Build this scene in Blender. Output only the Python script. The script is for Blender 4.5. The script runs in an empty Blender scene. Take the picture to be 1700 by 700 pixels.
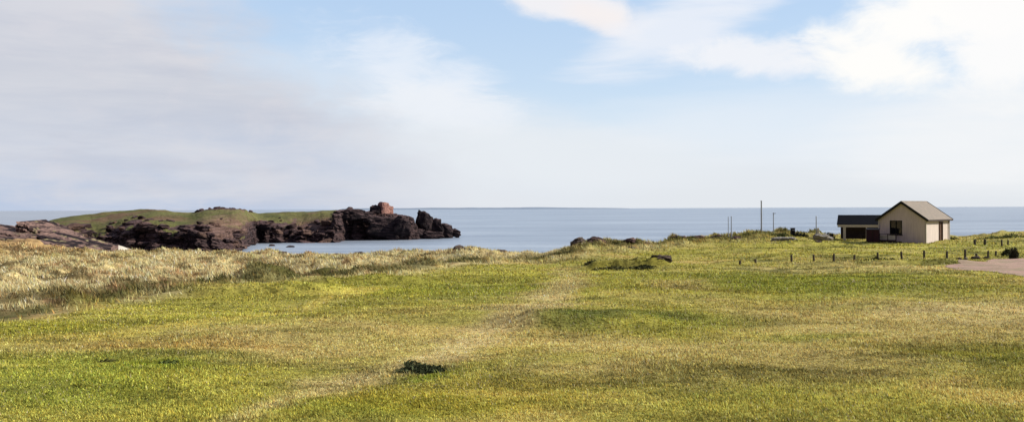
import bpy, bmesh, math, random
import numpy as np
from mathutils import Vector, Matrix
random.seed(7)
R = math.radians
C = bpy.context.scene
col = C.collection

# ------------------------------------------------------------------ camera
F = 1472.0; CX = 850.0; HY = 346.0; ROLL = 0.24; CAMZ = 12.0
cam = bpy.data.cameras.new('camera'); cam_o = bpy.data.objects.new('camera', cam); col.objects.link(cam_o)
cam.sensor_width = 36; cam.lens = 36*F/1700; cam.clip_start = 0.1; cam.clip_end = 120000
pitch = math.atan((350-HY)/F)
cam_o.rotation_mode = 'QUATERNION'
m = Matrix.Rotation(R(90)-pitch, 4, 'X') @ Matrix.Rotation(R(-ROLL), 4, 'Z')
cam_o.matrix_world = Matrix.Translation((0, 0, CAMZ)) @ m
C.camera = cam_o

# ------------------------------------------------------------------ sun, exposure
SUN_AZ, SUN_EL = R(82), R(31)
sl = bpy.data.lights.new('sun', 'SUN'); sl.energy = 5.0; sl.angle = R(0.6); sl.color = (1.0, 0.92, 0.78)
so = bpy.data.objects.new('sun', sl); col.objects.link(so)
sd = Vector((math.sin(SUN_AZ)*math.cos(SUN_EL), math.cos(SUN_AZ)*math.cos(SUN_EL), math.sin(SUN_EL)))
so.rotation_mode = 'QUATERNION'; so.rotation_quaternion = sd.to_track_quat('Z', 'Y')
C.view_settings.view_transform = 'Standard'; C.view_settings.look = 'None'
EXPO = 0.40; C.view_settings.exposure = EXPO; C.view_settings.gamma = 1.0; C.view_settings.use_curve_mapping = False

# ------------------------------------------------------------------ node expression helper
class N:
    """tiny wrapper so node maths reads as arithmetic"""
    def __init__(s, nt): s.nt = nt
    def node(s, t, **k):
        n = s.nt.nodes.new(t)
        for a, b in k.items(): setattr(n, a, b)
        return n
    def link(s, a, b): s.nt.links.new(a, b)
    def put(s, sock, v):
        if isinstance(v, bpy.types.NodeSocket): s.link(v, sock)
        elif v is not None:
            if sock.type == 'RGBA' and not hasattr(v, '__len__'): v = (v, v, v, 1)
            if sock.type == 'RGBA' and len(v) == 3: v = (*v, 1)
            sock.default_value = v
    def m(s, op, a, b=None, c=None, clamp=False):
        n = s.node('ShaderNodeMath', operation=op, use_clamp=clamp)
        s.put(n.inputs[0], a); s.put(n.inputs[1], b)
        if c is not None: s.put(n.inputs[2], c)
        return n.outputs[0]
    def add(s, a, b): return s.m('ADD', a, b)
    def sub(s, a, b): return s.m('SUBTRACT', a, b)
    def mul(s, a, b): return s.m('MULTIPLY', a, b)
    def smooth(s, v, lo, hi, a=0.0, b=1.0):
        n = s.node('ShaderNodeMapRange', interpolation_type='SMOOTHSTEP')
        s.put(n.inputs[0], v); n.inputs[1].default_value = lo; n.inputs[2].default_value = hi
        n.inputs[3].default_value = a; n.inputs[4].default_value = b
        return n.outputs[0]
    def lin(s, v, lo, hi, a=0.0, b=1.0):
        n = s.node('ShaderNodeMapRange'); s.put(n.inputs[0], v)
        for i, q in enumerate((lo, hi, a, b)): n.inputs[i+1].default_value = q
        return n.outputs[0]
    def mix(s, f, a, b, mode='MIX'):
        n = s.node('ShaderNodeMix', data_type='RGBA', blend_type=mode)
        s.put(n.inputs[0], f); s.put(n.inputs[6], a); s.put(n.inputs[7], b)
        return n.outputs[2]
    def noise(s, vec, scale, detail=4, rough=0.55, dist=0.0, out=0):
        n = s.node('ShaderNodeTexNoise'); s.put(n.inputs['Vector'], vec)
        n.inputs['Scale'].default_value = scale; n.inputs['Detail'].default_value = detail
        n.inputs['Roughness'].default_value = rough; n.inputs['Distortion'].default_value = dist
        return n.outputs[out]
    def mapping(s, vec, loc=(0,0,0), rot=(0,0,0), scale=(1,1,1)):
        n = s.node('ShaderNodeMapping'); s.put(n.inputs[0], vec)
        n.inputs[1].default_value = loc; n.inputs[2].default_value = rot; n.inputs[3].default_value = scale
        return n.outputs[0]
    def comb(s, x, y, z=0.0):
        n = s.node('ShaderNodeCombineXYZ'); s.put(n.inputs[0], x); s.put(n.inputs[1], y); s.put(n.inputs[2], z)
        return n.outputs[0]

def srgb(r, g, b, k=1.0):
    f = lambda c: (c/255/12.92 if c/255 <= 0.04045 else ((c/255+0.055)/1.055)**2.4)
    return (f(r)*k, f(g)*k, f(b)*k)

# ------------------------------------------------------------------ world: Nishita sky with clouds by direction
w = bpy.data.worlds.new("World"); C.world = w; w.use_nodes = True
nt = w.node_tree; nt.nodes.clear(); g = N(nt)
out = g.node('ShaderNodeOutputWorld'); bg = g.node('ShaderNodeBackground')
STR = 0.1; bg.inputs[1].default_value = STR
g.link(bg.outputs[0], out.inputs[0])
sky = g.node('ShaderNodeTexSky', sky_type='NISHITA', sun_disc=False)
sky.sun_elevation = SUN_EL; sky.sun_rotation = SUN_AZ; sky.air_density = 1.0; sky.dust_density = 0.6; sky.ozone_density = 1.5
tc = g.node('ShaderNodeTexCoord'); sep = g.node('ShaderNodeSeparateXYZ'); g.link(tc.outputs['Generated'], sep.inputs[0])
X, Y, Z = sep.outputs
az = g.m('ARCTAN2', X, Y); el = g.m('ARCSINE', Z)
uv = g.comb(az, el, 0.0)
def c255(r, gg, b): return tuple(x/STR/2**EXPO for x in srgb(r, gg, b))
# base: thin high veil over the blue
n_big = g.noise(g.mapping(uv, scale=(3, 9, 1)), 1.0, 5, 0.55)
n_st = g.noise(g.mapping(uv, rot=(0, 0, R(12)), scale=(2.6, 17, 1)), 1.0, 6, 0.6, 0.25)
n_st2 = g.noise(g.mapping(uv, loc=(3, 1, 0), rot=(0, 0, R(-16)), scale=(5, 34, 1)), 1.0, 6, 0.6, 0.3)
n_pf = g.noise(g.mapping(uv, loc=(7.3, 2, 0), rot=(0, 0, R(-8)), scale=(8, 20, 1)), 1.0, 8, 0.62, 0.35)
blue_hi = g.mix(g.smooth(el, 0.05, 0.26), c255(214, 232, 250), c255(190, 217, 248))
skyc = g.mix(0.82, sky.outputs[0], blue_hi)
# near horizon haze
veil = g.m('MULTIPLY', g.smooth(g.add(el, g.mul(g.sub(n_big, 0.5), 0.14)), 0.01, 0.14, 1, 0), 0.95)
hz = g.mix(g.smooth(el, 0.0, 0.10), c255(228, 232, 237), c255(233, 238, 244))
skyc = g.mix(veil, skyc, hz)
def blob(u0, v0, su, sv, ang=0.0):
    mp = g.mapping(uv, loc=(0, 0, 0))
    du = g.sub(az, u0); dv = g.sub(el, v0); ca, sa = math.cos(ang), math.sin(ang)
    a = g.m('DIVIDE', g.add(g.mul(du, ca), g.mul(dv, sa)), su)
    b = g.m('DIVIDE', g.sub(g.mul(dv, ca), g.mul(du, sa)), sv)
    return g.smooth(g.m('SQRT', g.add(g.mul(a, a), g.mul(b, b))), 0.1, 1.25, 1, 0)
def pix(px, py):
    a = math.atan((px-CX)/F); return a, math.atan((346-py)/F*math.cos(a))
def layer(base, px, py, wpx, hpx, ang, noise, lo, hi, colr, amt):
    u0, v0 = pix(px, py)
    b = blob(u0, v0, wpx/F, hpx/F, R(ang))
    t = g.smooth(g.add(b, g.mul(g.sub(noise, 0.5), 1.5)), lo, hi)
    t = g.mul(g.mul(t, g.smooth(b, 0.0, 0.25)), amt)
    return g.mix(t, base, colr)
# wisps
n_f = g.noise(g.mapping(uv, loc=(1.3, 4, 0), rot=(0, 0, R(-14)), scale=(9, 26, 1)), 1.6, 9, 0.66, 0.5)
n_c = g.noise(g.mapping(uv, loc=(2.1, 7, 0), rot=(0, 0, R(-5)), scale=(14, 25, 1)), 1.0, 9, 0.62, 0.35)
skyc = layer(skyc, 760, 240, 420, 120, -16, n_st, -0.1, 1.0, c255(228, 234, 242), 0.6)
skyc = layer(skyc, 690, 120, 240, 90, -22, n_f, 0.25, 1.15, c255(236, 242, 251), 0.75)
skyc = layer(skyc, 740, 185, 200, 60, -10, n_f, 0.15, 0.95, c255(238, 242, 248), 0.85)
skyc = layer(skyc, 900, 262, 420, 75, -4, n_st, 0.1, 0.9, c255(232, 237, 242), 0.8)
skyc = layer(skyc, 940, 6, 200, 40, -14, n_c, 0.1, 0.9, c255(247, 244, 245), 0.9)
skyc = layer(skyc, 1010, 40, 90, 30, -22, n_c, 0.1, 0.9, c255(247, 241, 240), 0.85)
skyc = layer(skyc, 1130, 45, 240, 75, 20, n_st2, 0.2, 1.0, c255(240, 243, 250), 0.8)
skyc = layer(skyc, 1280, 95, 240, 50, -4, n_c, 0.3, 0.95, c255(247, 247, 250), 0.85)
skyc = layer(skyc, 1380, 210, 420, 80, -3, n_st, 0.0, 0.9, c255(236, 241, 248), 0.5)
skyc = layer(skyc, 1450, 105, 150, 60, -14, n_c, 0.15, 0.95, c255(255, 254, 251), 1.0)
skyc = layer(skyc, 1560, 30, 240, 70, 3, n_c, 0.15, 0.95, c255(255, 254, 252), 1.0)
skyc = layer(skyc, 1680, 70, 120, 120, 0, n_c, 0.1, 0.8, c255(254, 253, 252), 0.95)
skyc = layer(skyc, 1650, 230, 320, 110, 0, n_st, 0.1, 1.0, c255(246, 247, 248), 0.8)
# grey bank on the left
fc = g.node('ShaderNodeFloatCurve'); cv = fc.mapping.curves[0]
pts = [(0.0, 0.95), (0.2, 0.80), (0.42, 0.62), (0.57, 0.46), (0.70, 0.30), (1.0, 0.22)]
# input v/0.235 ; output -> u = -0.40 + 0.45*y
cv.points[0].location = pts[0]; cv.points[1].location = pts[-1]
for p in pts[1:-1]: cv.points.new(*p)
fc.mapping.update()
g.put(fc.inputs['Value'], g.m('DIVIDE', el, 0.235, clamp=True))
ue = g.add(g.mul(fc.outputs[0], 0.45), -0.40)
dd = g.add(g.sub(ue, az), g.mul(g.sub(n_c, 0.5), 0.22))
bank = g.smooth(dd, -0.06, 0.13)
bk = g.mix(g.smooth(el, 0.0, 0.14), c255(184, 199, 224), c255(205, 208, 218))
bk = g.mix(g.smooth(el, 0.12, 0.22), bk, c255(211, 212, 221))
bk = g.mix(g.mul(g.smooth(n_st, 0.35, 0.7), 0.75), bk, c255(222, 222, 227))
bk = g.mix(g.mul(g.smooth(n_c, 0.45, 0.7), 0.45), bk, c255(220, 218, 224))
bk = g.mix(g.mul(g.smooth(n_st2, 0.45, 0.7), 0.45), bk, c255(192, 197, 212))
bk = g.mix(g.smooth(az, -0.27, -0.02), bk, c255(226, 229, 235))
skyc = g.mix(g.mul(bank, 0.95), skyc, bk)
# unseen dark cloud added behind and left of the camera to shade the gable
shade = g.mul(g.smooth(az, -0.62, -1.3), 1.0); shade2 = g.smooth(az, 1.9, 2.5)
skyc = g.mix(g.m('MAXIMUM', shade, shade2), skyc, g.mix(g.smooth(n_st, 0.3, 0.7), c255(104, 102, 124), c255(138, 134, 156)))
skyc = g.mix(g.smooth(el, -0.02, 0.0, 1, 0), skyc, c255(170, 180, 195))
g.put(bg.inputs[0], skyc)

# ------------------------------------------------------------------ helpers: naming
def tag(o, label=None, cat=None, group=None, kind=None):
    if label: o['label'] = label
    if cat: o['category'] = cat
    if group: o['group'] = group
    if kind: o['kind'] = kind
    return o
def empty(name, loc, rz=0.0):
    o = bpy.data.objects.new(name, None); col.objects.link(o); o.location = loc; o.rotation_euler = (0, 0, rz)
    o.empty_display_size = 0.3
    return o
def copy_tree(o, parent=None):
    c = o.copy(); col.objects.link(c)
    if parent is not None: c.parent = parent
    for ch in [q for q in bpy.data.objects if q.parent == o]: copy_tree(ch, c)
    return c
def mesh_obj(name, me, mat, parent=None):
    o = bpy.data.objects.new(name, me); col.objects.link(o)
    if mat: me.materials.append(mat)
    if parent is not None: o.parent = parent
    return o
def np_mesh(name, verts, faces, mat, smooth=True, parent=None, colr=None):
    """faces: (n,3) or (n,4) int array"""
    me = bpy.data.meshes.new(name); verts = np.ascontiguousarray(verts, dtype=np.float32)
    faces = np.ascontiguousarray(faces, dtype=np.int32); k = faces.shape[1]; n = len(faces)
    me.vertices.add(len(verts)); me.vertices.foreach_set('co', verts.ravel())
    me.loops.add(n*k); me.loops.foreach_set('vertex_index', faces.ravel())
    me.polygons.add(n); me.polygons.foreach_set('loop_start', np.arange(0, n*k, k, dtype=np.int32))
    me.update(calc_edges=True)
    me.polygons.foreach_set('use_smooth', np.full(n, smooth, dtype=bool))
    if colr is not None:
        a = me.color_attributes.new('tint', 'FLOAT_COLOR', 'POINT')
        c4 = np.ones((len(verts), 4), np.float32); c4[:, :3] = colr
        a.data.foreach_set('color', c4.ravel())
    me.validate(); me.update()
    return mesh_obj(name, me, mat, parent)
class MB:
    """collects boxes, bars and prisms into ONE mesh"""
    def __init__(s): s.bm = bmesh.new()
    def box(s, c, d, rz=0.0, bev=0.0, rx=0.0, ry=0.0):
        r = bmesh.ops.create_cube(s.bm, size=1.0); vs = r['verts']
        mt = Matrix.Translation(c) @ Matrix.Rotation(rz, 4, 'Z') @ Matrix.Rotation(ry, 4, 'Y') @ Matrix.Rotation(rx, 4, 'X') @ Matrix.Diagonal((*d, 1))
        bmesh.ops.transform(s.bm, matrix=mt, verts=vs)
        if bev:
            es = list({e for v in vs for e in v.link_edges})
            bmesh.ops.bevel(s.bm, geom=es, offset=bev, segments=1, affect='EDGES')
        return s
    def bar(s, a, b, r1, r2=None, seg=8):
        a, b = Vector(a), Vector(b); r2 = r1 if r2 is None else r2; d = b-a
        q = d.to_track_quat('Z', 'Y').to_matrix().to_4x4()
        mt = Matrix.Translation((a+b)/2) @ q
        bmesh.ops.create_cone(s.bm, cap_ends=True, segments=seg, radius1=r1, radius2=r2, depth=d.length, matrix=mt)
        return s
    def prism(s, pts, vec):
        """closed polygon pts extruded by vec"""
        vec = Vector(vec); a = [s.bm.verts.new(p) for p in pts]; b = [s.bm.verts.new(Vector(p)+vec) for p in pts]
        n = len(pts); s.bm.faces.new(a); s.bm.faces.new(b[::-1])
        for i in range(n): s.bm.faces.new((a[i], b[i], b[(i+1) % n], a[(i+1) % n]))
        return s
    def build(s, name, mat, parent=None):
        bmesh.ops.recalc_face_normals(s.bm, faces=s.bm.faces[:])
        me = bpy.data.meshes.new(name); s.bm.to_mesh(me); s.bm.free()
        return mesh_obj(name, me, mat, parent)

# ------------------------------------------------------------------ numpy noise
rng = np.random.default_rng(11)
_T = rng.random((6, 256, 256)).astype(np.float32)
def vnoise(x, y, k=0):
    x = np.asarray(x, np.float64); y = np.asarray(y, np.float64)
    xi = np.floor(x).astype(np.int64); yi = np.floor(y).astype(np.int64)
    fx = x-xi; fy = y-yi; fx = fx*fx*fx*(fx*(fx*6-15)+10); fy = fy*fy*fy*(fy*(fy*6-15)+10)
    T = _T[k % 6]; x0 = xi & 255; x1 = (xi+1) & 255; y0 = yi & 255; y1 = (yi+1) & 255
    return (T[y0, x0]*(1-fx)+T[y0, x1]*fx)*(1-fy)+(T[y1, x0]*(1-fx)+T[y1, x1]*fx)*fy
def fbm(x, y, sc, octv=4, k=0, gain=0.5):
    s = 0; a = 1; t = 0; x = x/sc+17.3*k; y = y/sc-9.1*k
    for i in range(octv):
        s = s+a*(vnoise(x, y, k+i)-0.5)*2; t += a; a *= gain
        x, y = (x*0.8-y*0.6)*2.03+5.1, (x*0.6+y*0.8)*2.03-3.7
    return s/t
def ss(v, lo, hi):
    t = np.clip((v-lo)/(hi-lo), 0, 1); return t*t*(3-2*t)

# ------------------------------------------------------------------ pixel <-> place
def hz_row(px): return HY+(CX-px)*math.tan(R(ROLL))
def W(px, py, D):
    return Vector(((px-CX)/F*D, D, CAMZ-(py-hz_row(px))/F*D))

# ------------------------------------------------------------------ ground height
colp = np.array([-400, 0, 150, 300, 430, 520, 600, 660, 700, 740, 770, 800, 850, 900, 945, 975, 1010, 1050, 1090, 1115, 1150, 1200, 1260, 1330, 1400, 1480, 1570, 1600, 1650, 1700, 2100], float)
crest_y = np.array([410, 405, 414, 417, 418, 420, 421, 418, 417, 413, 409.5, 414, 420, 418, 410, 401, 402, 404, 403, 394, 391, 390, 386, 385, 389, 389, 388, 390, 386, 383, 380], float)
crest_y = crest_y+np.where(colp < 870, 4.0, np.where(colp > 1080, 3.0, 1.5))
crest_D = np.array([150, 150, 150, 145, 140, 136, 130, 126, 124, 122, 120, 120, 120, 120, 120, 120, 122, 126, 130, 140, 146, 150, 152, 152, 152, 152, 152, 152, 150, 148, 146], float)
kd = np.array([0, 6, 12, 30, 50, 75, 95, 113, 150], float)
prof = {  # drop below the camera at kd
  -400: [2.3, 2.6, 2.9, 3.75, 4.55, 5.3, 5.75, 6.1, 6.6],
  0:    [2.3, 2.6, 2.9, 3.75, 4.55, 5.3, 5.75, 6.1, 6.6],
  300:  [2.3, 2.6, 2.9, 3.7, 4.5, 5.3, 5.8, 6.3, 6.8],
  850:  [2.3, 2.6, 2.9, 3.6, 4.3, 5.0, 5.45, 5.8, 6.2],
  1100: [2.3, 2.6, 2.9, 3.55, 4.2, 4.75, 5.0, 4.95, 4.6],
  1400: [2.3, 2.6, 2.9, 3.5, 4.1, 4.65, 4.5, 4.2, 4.4],
  1700: [2.3, 2.6, 2.9, 3.5, 4.05, 4.7, 4.5, 4.15, 3.9],
  2100: [2.3, 2.6, 2.9, 3.5, 4.05, 4.6, 4.4, 4.15, 3.9]}
pk = np.array(sorted(prof), float); pt = np.array([prof[int(k)] for k in pk])
def hfield(x, y, fine=True):
    x = np.asarray(x, float); y = np.asarray(y, float)
    az = np.arctan2(x, y); r = np.hypot(x, y); caz = np.clip(az, R(-42), R(42))
    D = r*np.cos(caz); px = np.clip(CX+F*np.tan(caz), -390, 2090)
    j = np.clip(np.searchsorted(pk, px)-1, 0, len(pk)-2); fj = (px-pk[j])/(pk[j+1]-pk[j]); fj = fj*fj*(3-2*fj)
    drop = 0
    for q in (0, 1):
        row = pt[j+q]; wgt = fj if q else 1-fj
        i = np.clip(np.searchsorted(kd, D)-1, 0, len(kd)-2); t = np.clip((D-kd[i])/(kd[i+1]-kd[i]), 0, 1)
        ar = np.arange(row.shape[0]) if row.ndim == 2 else 0
        a = np.take_along_axis(row, i[..., None], -1)[..., 0]; b = np.take_along_axis(row, (i+1)[..., None], -1)[..., 0]
        drop = drop+wgt*(a*(1-t)+b*t)
    cy = np.interp(px, colp, crest_y)-(HY+(CX-px)*math.tan(R(ROLL))); cD = np.interp(px, colp, crest_D)
    cdrop = cy*cD/F
    t = ss(D/cD, 0.62, 1.0); drop = drop*(1-t)+cdrop*t
    z = CAMZ-drop
    # beyond the crest the ground falls to the sea
    fall = np.clip((D-cD)/34, 0, None)
    shore = z-ss(fall, 0, 1)*(z+3.0)-np.clip(fall-1, 0, 30)*0.15
    keep = ss(px, 150, 60)*ss(D, 330, 255)         # the left keeps its land out to the slabs
    z = shore*(1-keep)+(z-ss(D, 160, 240)*1.6)*keep
    back = ss(np.abs(az), R(62), R(95))
    z = z*(1-back)+(CAMZ-2.4-0.02*np.minimum(r, 120)+1.5*fbm(x, y, 60, 2, 3))*back
    if fine:
        near = 1-ss(r, 600, 1500)
        dune = dune_w(px, D, x, y)*(1-back)
        mid = ss(r, 4, 16)
        z = z+near*mid*(0.38*fbm(x, y, 7.5, 3, 1)*np.minimum(1, D/26)+0.035*fbm(x, y, 2.2, 3, 2)+0.012*fbm(x, y, 0.5, 2, 4))
        hum = np.clip(fbm(x, y, 3.0, 3, 5)+0.05, 0, 1); big = fbm(x, y, 11, 2, 2)
        z = z+near*dune*(1.0*hum+0.15*big)*np.clip(D/60, 0.3, 1)
        # hollows and banks, measured in metres on the ground
        for (hx, hy, a, b, rot, dep) in HOLLOWS:
            dx = x-hx; dy = y-hy; c_, s_ = math.cos(rot), math.sin(rot)
            q = np.hypot((dx*c_+dy*s_)/a, (-dx*s_+dy*c_)/b); z = z-dep*ss(q, 1.25, 0.35)
        for (bx, by, L, wd, rot, hh) in BANKS:
            dx = x-bx; dy = y-by; c_, s_ = math.cos(rot), math.sin(rot)
            al = (dx*c_+dy*s_)/L; ac = -dx*s_+dy*c_+0.25*fbm(x, y, 1.5, 2, 4)
            z = z+hh*(1+0.7*fbm(x, y, 1.4, 3, 3))*ss(np.abs(al), 1, 0.3)*ss(ac, -wd, wd)*ss(ac, 9*wd+3, wd)
    return z
dune_b = np.array([[-400, 545], [0, 528], [90, 517], [200, 500], [300, 488], [420, 478], [540, 467], [650, 459], [760, 446], [850, 438], [950, 428], [1010, 420], [1100, 412], [1180, 404], [1300, 396], [1400, 388], [2100, 380]], float)
def rowof(px, D):
    j = np.clip(np.searchsorted(pk, px)-1, 0, len(pk)-2); fj = (px-pk[j])/(pk[j+1]-pk[j])
    d0 = np.zeros_like(D)
    for q in (0, 1):
        row = pt[j+q]; wgt = fj if q else 1-fj
        i = np.clip(np.searchsorted(kd, D)-1, 0, len(kd)-2); t = np.clip((D-kd[i])/(kd[i+1]-kd[i]), 0, 1)
        a = np.take_along_axis(row, i[..., None], -1)[..., 0]; b = np.take_along_axis(row, (i+1)[..., None], -1)[..., 0]
        d0 = d0+wgt*(a*(1-t)+b*t)
    return HY+(CX-px)*math.tan(R(ROLL))+d0/np.maximum(D, 0.5)*F
def dune_w(px, D, x, y):
    row = rowof(px, D); b = np.interp(px, dune_b[:, 0], dune_b[:, 1])
    return ss(b-row+7*fbm(x, y, 6, 3, 2)+3, -3, 9)
HOLLOWS = []; BANKS = []
def ground_at(px, py):
    """point of the ground seen at a pixel (marched along the ray)"""
    lo = 5.0
    for D in np.arange(8, 150, 0.25):
        z = float(hfield(np.array([(px-CX)/F*D]), np.array([D]), False)[0])
        if CAMZ-(py-hz_row(px))/F*D <= z: return Vector(((px-CX)/F*D, D, z))
    return Vector(((px-CX)/F*150, 150, 6))
p = ground_at(693, 606); HOLLOWS.append((p.x, p.y, 0.8, 1.0, 0.1, 0.10))
p = ground_at(650, 626); HOLLOWS.append((p.x, p.y, 0.8, 0.5, 0.2, 0.06))
p = ground_at(272, 603); HOLLOWS.append((p.x, p.y, 0.45, 0.5, 0.0, 0.05))
p = ground_at(180, 592); HOLLOWS.append((p.x, p.y, 0.4, 0.4, 0.0, 0.04))
p = ground_at(975, 540); BANKS.append((p.x, p.y, 3.4, 0.45, 0.06, 0.30))
p = ground_at(1040, 446); BANKS.append((p.x, p.y, 4.2, 0.22, -0.03, 0.7))
p = ground_at(1110, 486); BANKS.append((p.x, p.y, 2.5, 0.6, 0.1, 0.14))
p = ground_at(420, 492); BANKS.append((p.x, p.y, 6.5, 0.45, 0.12, 0.35))
p = ground_at(600, 472); BANKS.append((p.x, p.y, 7, 0.5, 0.25, 0.35))
p = ground_at(1350, 408); BANKS.append((p.x, p.y, 8, 0.6, 0.0, 0.35))
p = ground_at(1240, 414); BANKS.append((p.x, p.y, 6, 0.6, 0.0, 0.3))
p = ground_at(1500, 440); BANKS.append((p.x, p.y, 12, 0.35, 0.0, 0.22))

# ------------------------------------------------------------------ ground colour (plant cover albedo, plus painted bank shade)
def lin3(r, gg, b, k=1.02): return np.array(srgb(r, gg, b, k))
def segdist(px, row, poly, wx=1.0, wy=2.2):
    best = np.full(px.shape, 1e9); poly = np.array(poly, float)
    for a, b in zip(poly[:-1], poly[1:]):
        ax, ay = a[0]*wx, a[1]*wy; bx, by = b[0]*wx, b[1]*wy
        X = px*wx-ax; Yv = row*wy-ay; dx, dy = bx-ax, by-ay
        t = np.clip((X*dx+Yv*dy)/(dx*dx+dy*dy), 0, 1); best = np.minimum(best, np.hypot(X-t*dx, Yv-t*dy))
    return best
def mixc(a, b, t): return a*(1-t[..., None])+b*t[..., None]
def ground_col(x, y):
    az = np.clip(np.arctan2(x, y), R(-42), R(42)); r = np.hypot(x, y); D = r*np.cos(az); px = np.clip(CX+F*np.tan(az), -390, 2090)
    row = rowof(px, D); n1 = fbm(x, y, 5, 4, 0); n2 = fbm(x, y, 1.3, 4, 3); n3 = fbm(x, y, 0.35, 3, 1); n4 = fbm(x*0.35, y, 2.5, 4, 4)
    base = np.broadcast_to(lin3(160, 153, 80), px.shape+(3,)).copy()
    base = mixc(base, lin3(144, 139, 62), ss(n1+0.3*n2, -0.1, 0.45)*0.8)
    base = mixc(base, lin3(178, 156, 96), ss(-n1+0.5*n4, 0.05, 0.5)*0.75)
    def reg(cx, cy, rx, ry, colr, amt, soft=0.5):
        nonlocal base
        q = np.hypot((px-cx)/rx, (row-cy)/ry)+0.45*n1+0.25*n2
        base = mixc(base, colr, ss(q, 1+soft, 1-soft)*amt)
    tan = lin3(178, 160, 104); lush = lin3(126, 132, 54); lime = lin3(162, 158, 68); olive = lin3(124, 124, 56); pale = lin3(190, 170, 124)
    reg(480, 565, 260, 30, tan, 0.8); reg(160, 570, 170, 14, tan, 0.6)
    reg(1480, 545, 330, 42, tan, 0.85); reg(1640, 505, 180, 22, pale, 0.6); reg(1250, 600, 280, 45, tan, 0.7); reg(1000, 560, 160, 14, tan, 0.7)
    reg(90, 635, 240, 52, lush, 0.8); reg(230, 590, 190, 26, lush, 0.6); reg(650, 668, 200, 26, lush, 0.6); reg(1230, 640, 180, 30, olive, 0.45)
    reg(1690, 610, 70, 40, olive, 0.7); reg(780, 480, 200, 18, lush, 0.6); reg(1330, 468, 260, 20, lush, 0.75); reg(1150, 530, 120, 12, lush, .5)
    reg(1350, 556, 110, 8, lush, .6); reg(40, 540, 170, 14, lime, 0.9); reg(330, 515, 200, 13, lime, 0.75); reg(560, 480, 160, 12, lime, .6)
    reg(880, 455, 160, 10, lime, 0.4); reg(1450, 412, 260, 14, lime, 0.55); reg(1450, 446, 240, 6, pale, 0.35); reg(1130, 478, 70, 14, tan, 0.7)
    reg(935, 533, 90, 10, lin3(90, 98, 44), 0.8, 0.5); reg(1050, 524, 120, 9, lin3(100, 106, 50), 0.7, 0.6); reg(1030, 442, 62, 4.5, lin3(66, 64, 30), 0.85)  # dark tints paint in the shade of the banks besides lusher turf
    reg(760, 655, 260, 30, lin3(158, 140, 52), .4)
    reg(690, 612, 62, 15, lin3(120, 128, 48), .85); reg(275, 602, 60, 12, lin3(118, 126, 42), .7); reg(655, 628, 40, 6, lin3(96, 92, 44), .7, .3)
    reg(300, 560, 200, 10, lin3(150, 120, 66), .5); reg(1200, 486, 90, 5, lin3(120, 108, 54), .6)
    # worn trails
    d = segdist(px, row, [(330, 720), (430, 672), (520, 640), (640, 608), (760, 566), (840, 532), (905, 505), (935, 480), (950, 462)])
    base = mixc(base, pale, ss(d+26*n2+20*n1, 62, 0)*0.75*ss(px, 300, 450))
    d = segdist(px, row, [(-50, 565), (150, 553), (300, 533), (420, 522), (490, 512), (545, 494), (640, 480)])
    base = mixc(base, lin3(186, 170, 90), ss(d+4*n2, 14, 3)*0.8)
    d = segdist(px, row, [(1000, 492), (1150, 505), (1300, 500), (1480, 492), (1700, 487)])
    base = mixc(base, lin3(184, 170, 96), ss(d+5*n2, 16, 3)*0.7)
    reg(1640, 408, 90, 10, lin3(126, 128, 66), .5); n5 = fbm(x*0.4, y, 1.6, 4, 5); rt = ss(px, 1150, 1250)*ss(row, 470, 455)
    base = mixc(base, lin3(84, 86, 40), ss(n5, 0.12, 0.4)*rt*0.7); base = mixc(base, lin3(182, 168, 104), ss(-n5, 0.15, 0.45)*rt*0.6)
    n6 = fbm(x*0.3, y, 1.1, 4, 2); base = mixc(base, lin3(104, 102, 48), ss(n6, 0.2, 0.45)*0.45)
    # horizontal streaks and specks
    base = base*(1+0.34*n4+0.26*n2+0.30*n3)[..., None]
    # dunes: straw, rusty gaps
    dn = dune_w(px, D, x, y)
    right = ss(px, 900, 1250)
    straw = mixc(np.broadcast_to(lin3(200, 184, 138), px.shape+(3,)), lin3(170, 164, 84), right*0.6)
    straw = mixc(straw, lin3(146, 118, 76), ss(n2+0.4*n1, 0.12, 0.5)*0.8)
    straw = mixc(straw, lin3(132, 128, 64), ss(fbm(x, y, 3.4, 3, 4), 0.25, 0.55)*0.5)
    straw = mixc(straw, lin3(154, 116, 80), ss(px, 260, 30)*ss(row, 440, 405)*0.7)
    gap_ = fbm(x*0.45, y, 2.6, 4, 1)
    straw = mixc(straw, lin3(84, 70, 42), ss(gap_, 0.06, 0.32)*0.85)
    b_ = np.interp(px, dune_b[:, 0], dune_b[:, 1])
    straw = mixc(straw, lin3(72, 74, 34), ss(np.abs(b_-row-7-3*n1)+4*n2, 6, 1)*0.8)
    q_ = np.hypot((px-395)/170, (row-486)/7)+0.6*n2+0.4*n1; straw = mixc(straw, lin3(74, 74, 38), ss(q_, 1.3, 0.6)*0.85)
    q_ = np.hypot((px-120)/120, (row-500)/5)+0.6*n2+0.4*n1; straw = mixc(straw, lin3(96, 88, 48), ss(q_, 1.3, 0.6)*0.7)
    straw = mixc(straw, lin3(150, 118, 92), ss(n2-0.5*n1, 0.2, 0.5)*ss(px, 900, 300)*0.5)
    straw = straw*(1+0.4*n3)[..., None]
    base = mixc(base, straw, dn)
    # below the crest: shore rock and sand
    cD = np.interp(px, colp, crest_D)
    base = mixc(base, lin3(150, 130, 104), ss(D-cD, 6, 14)*ss(np.abs(az), R(70), R(42)+0.01)*(px > 150))
    return np.clip(base, 0.01, 0.9)

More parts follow.
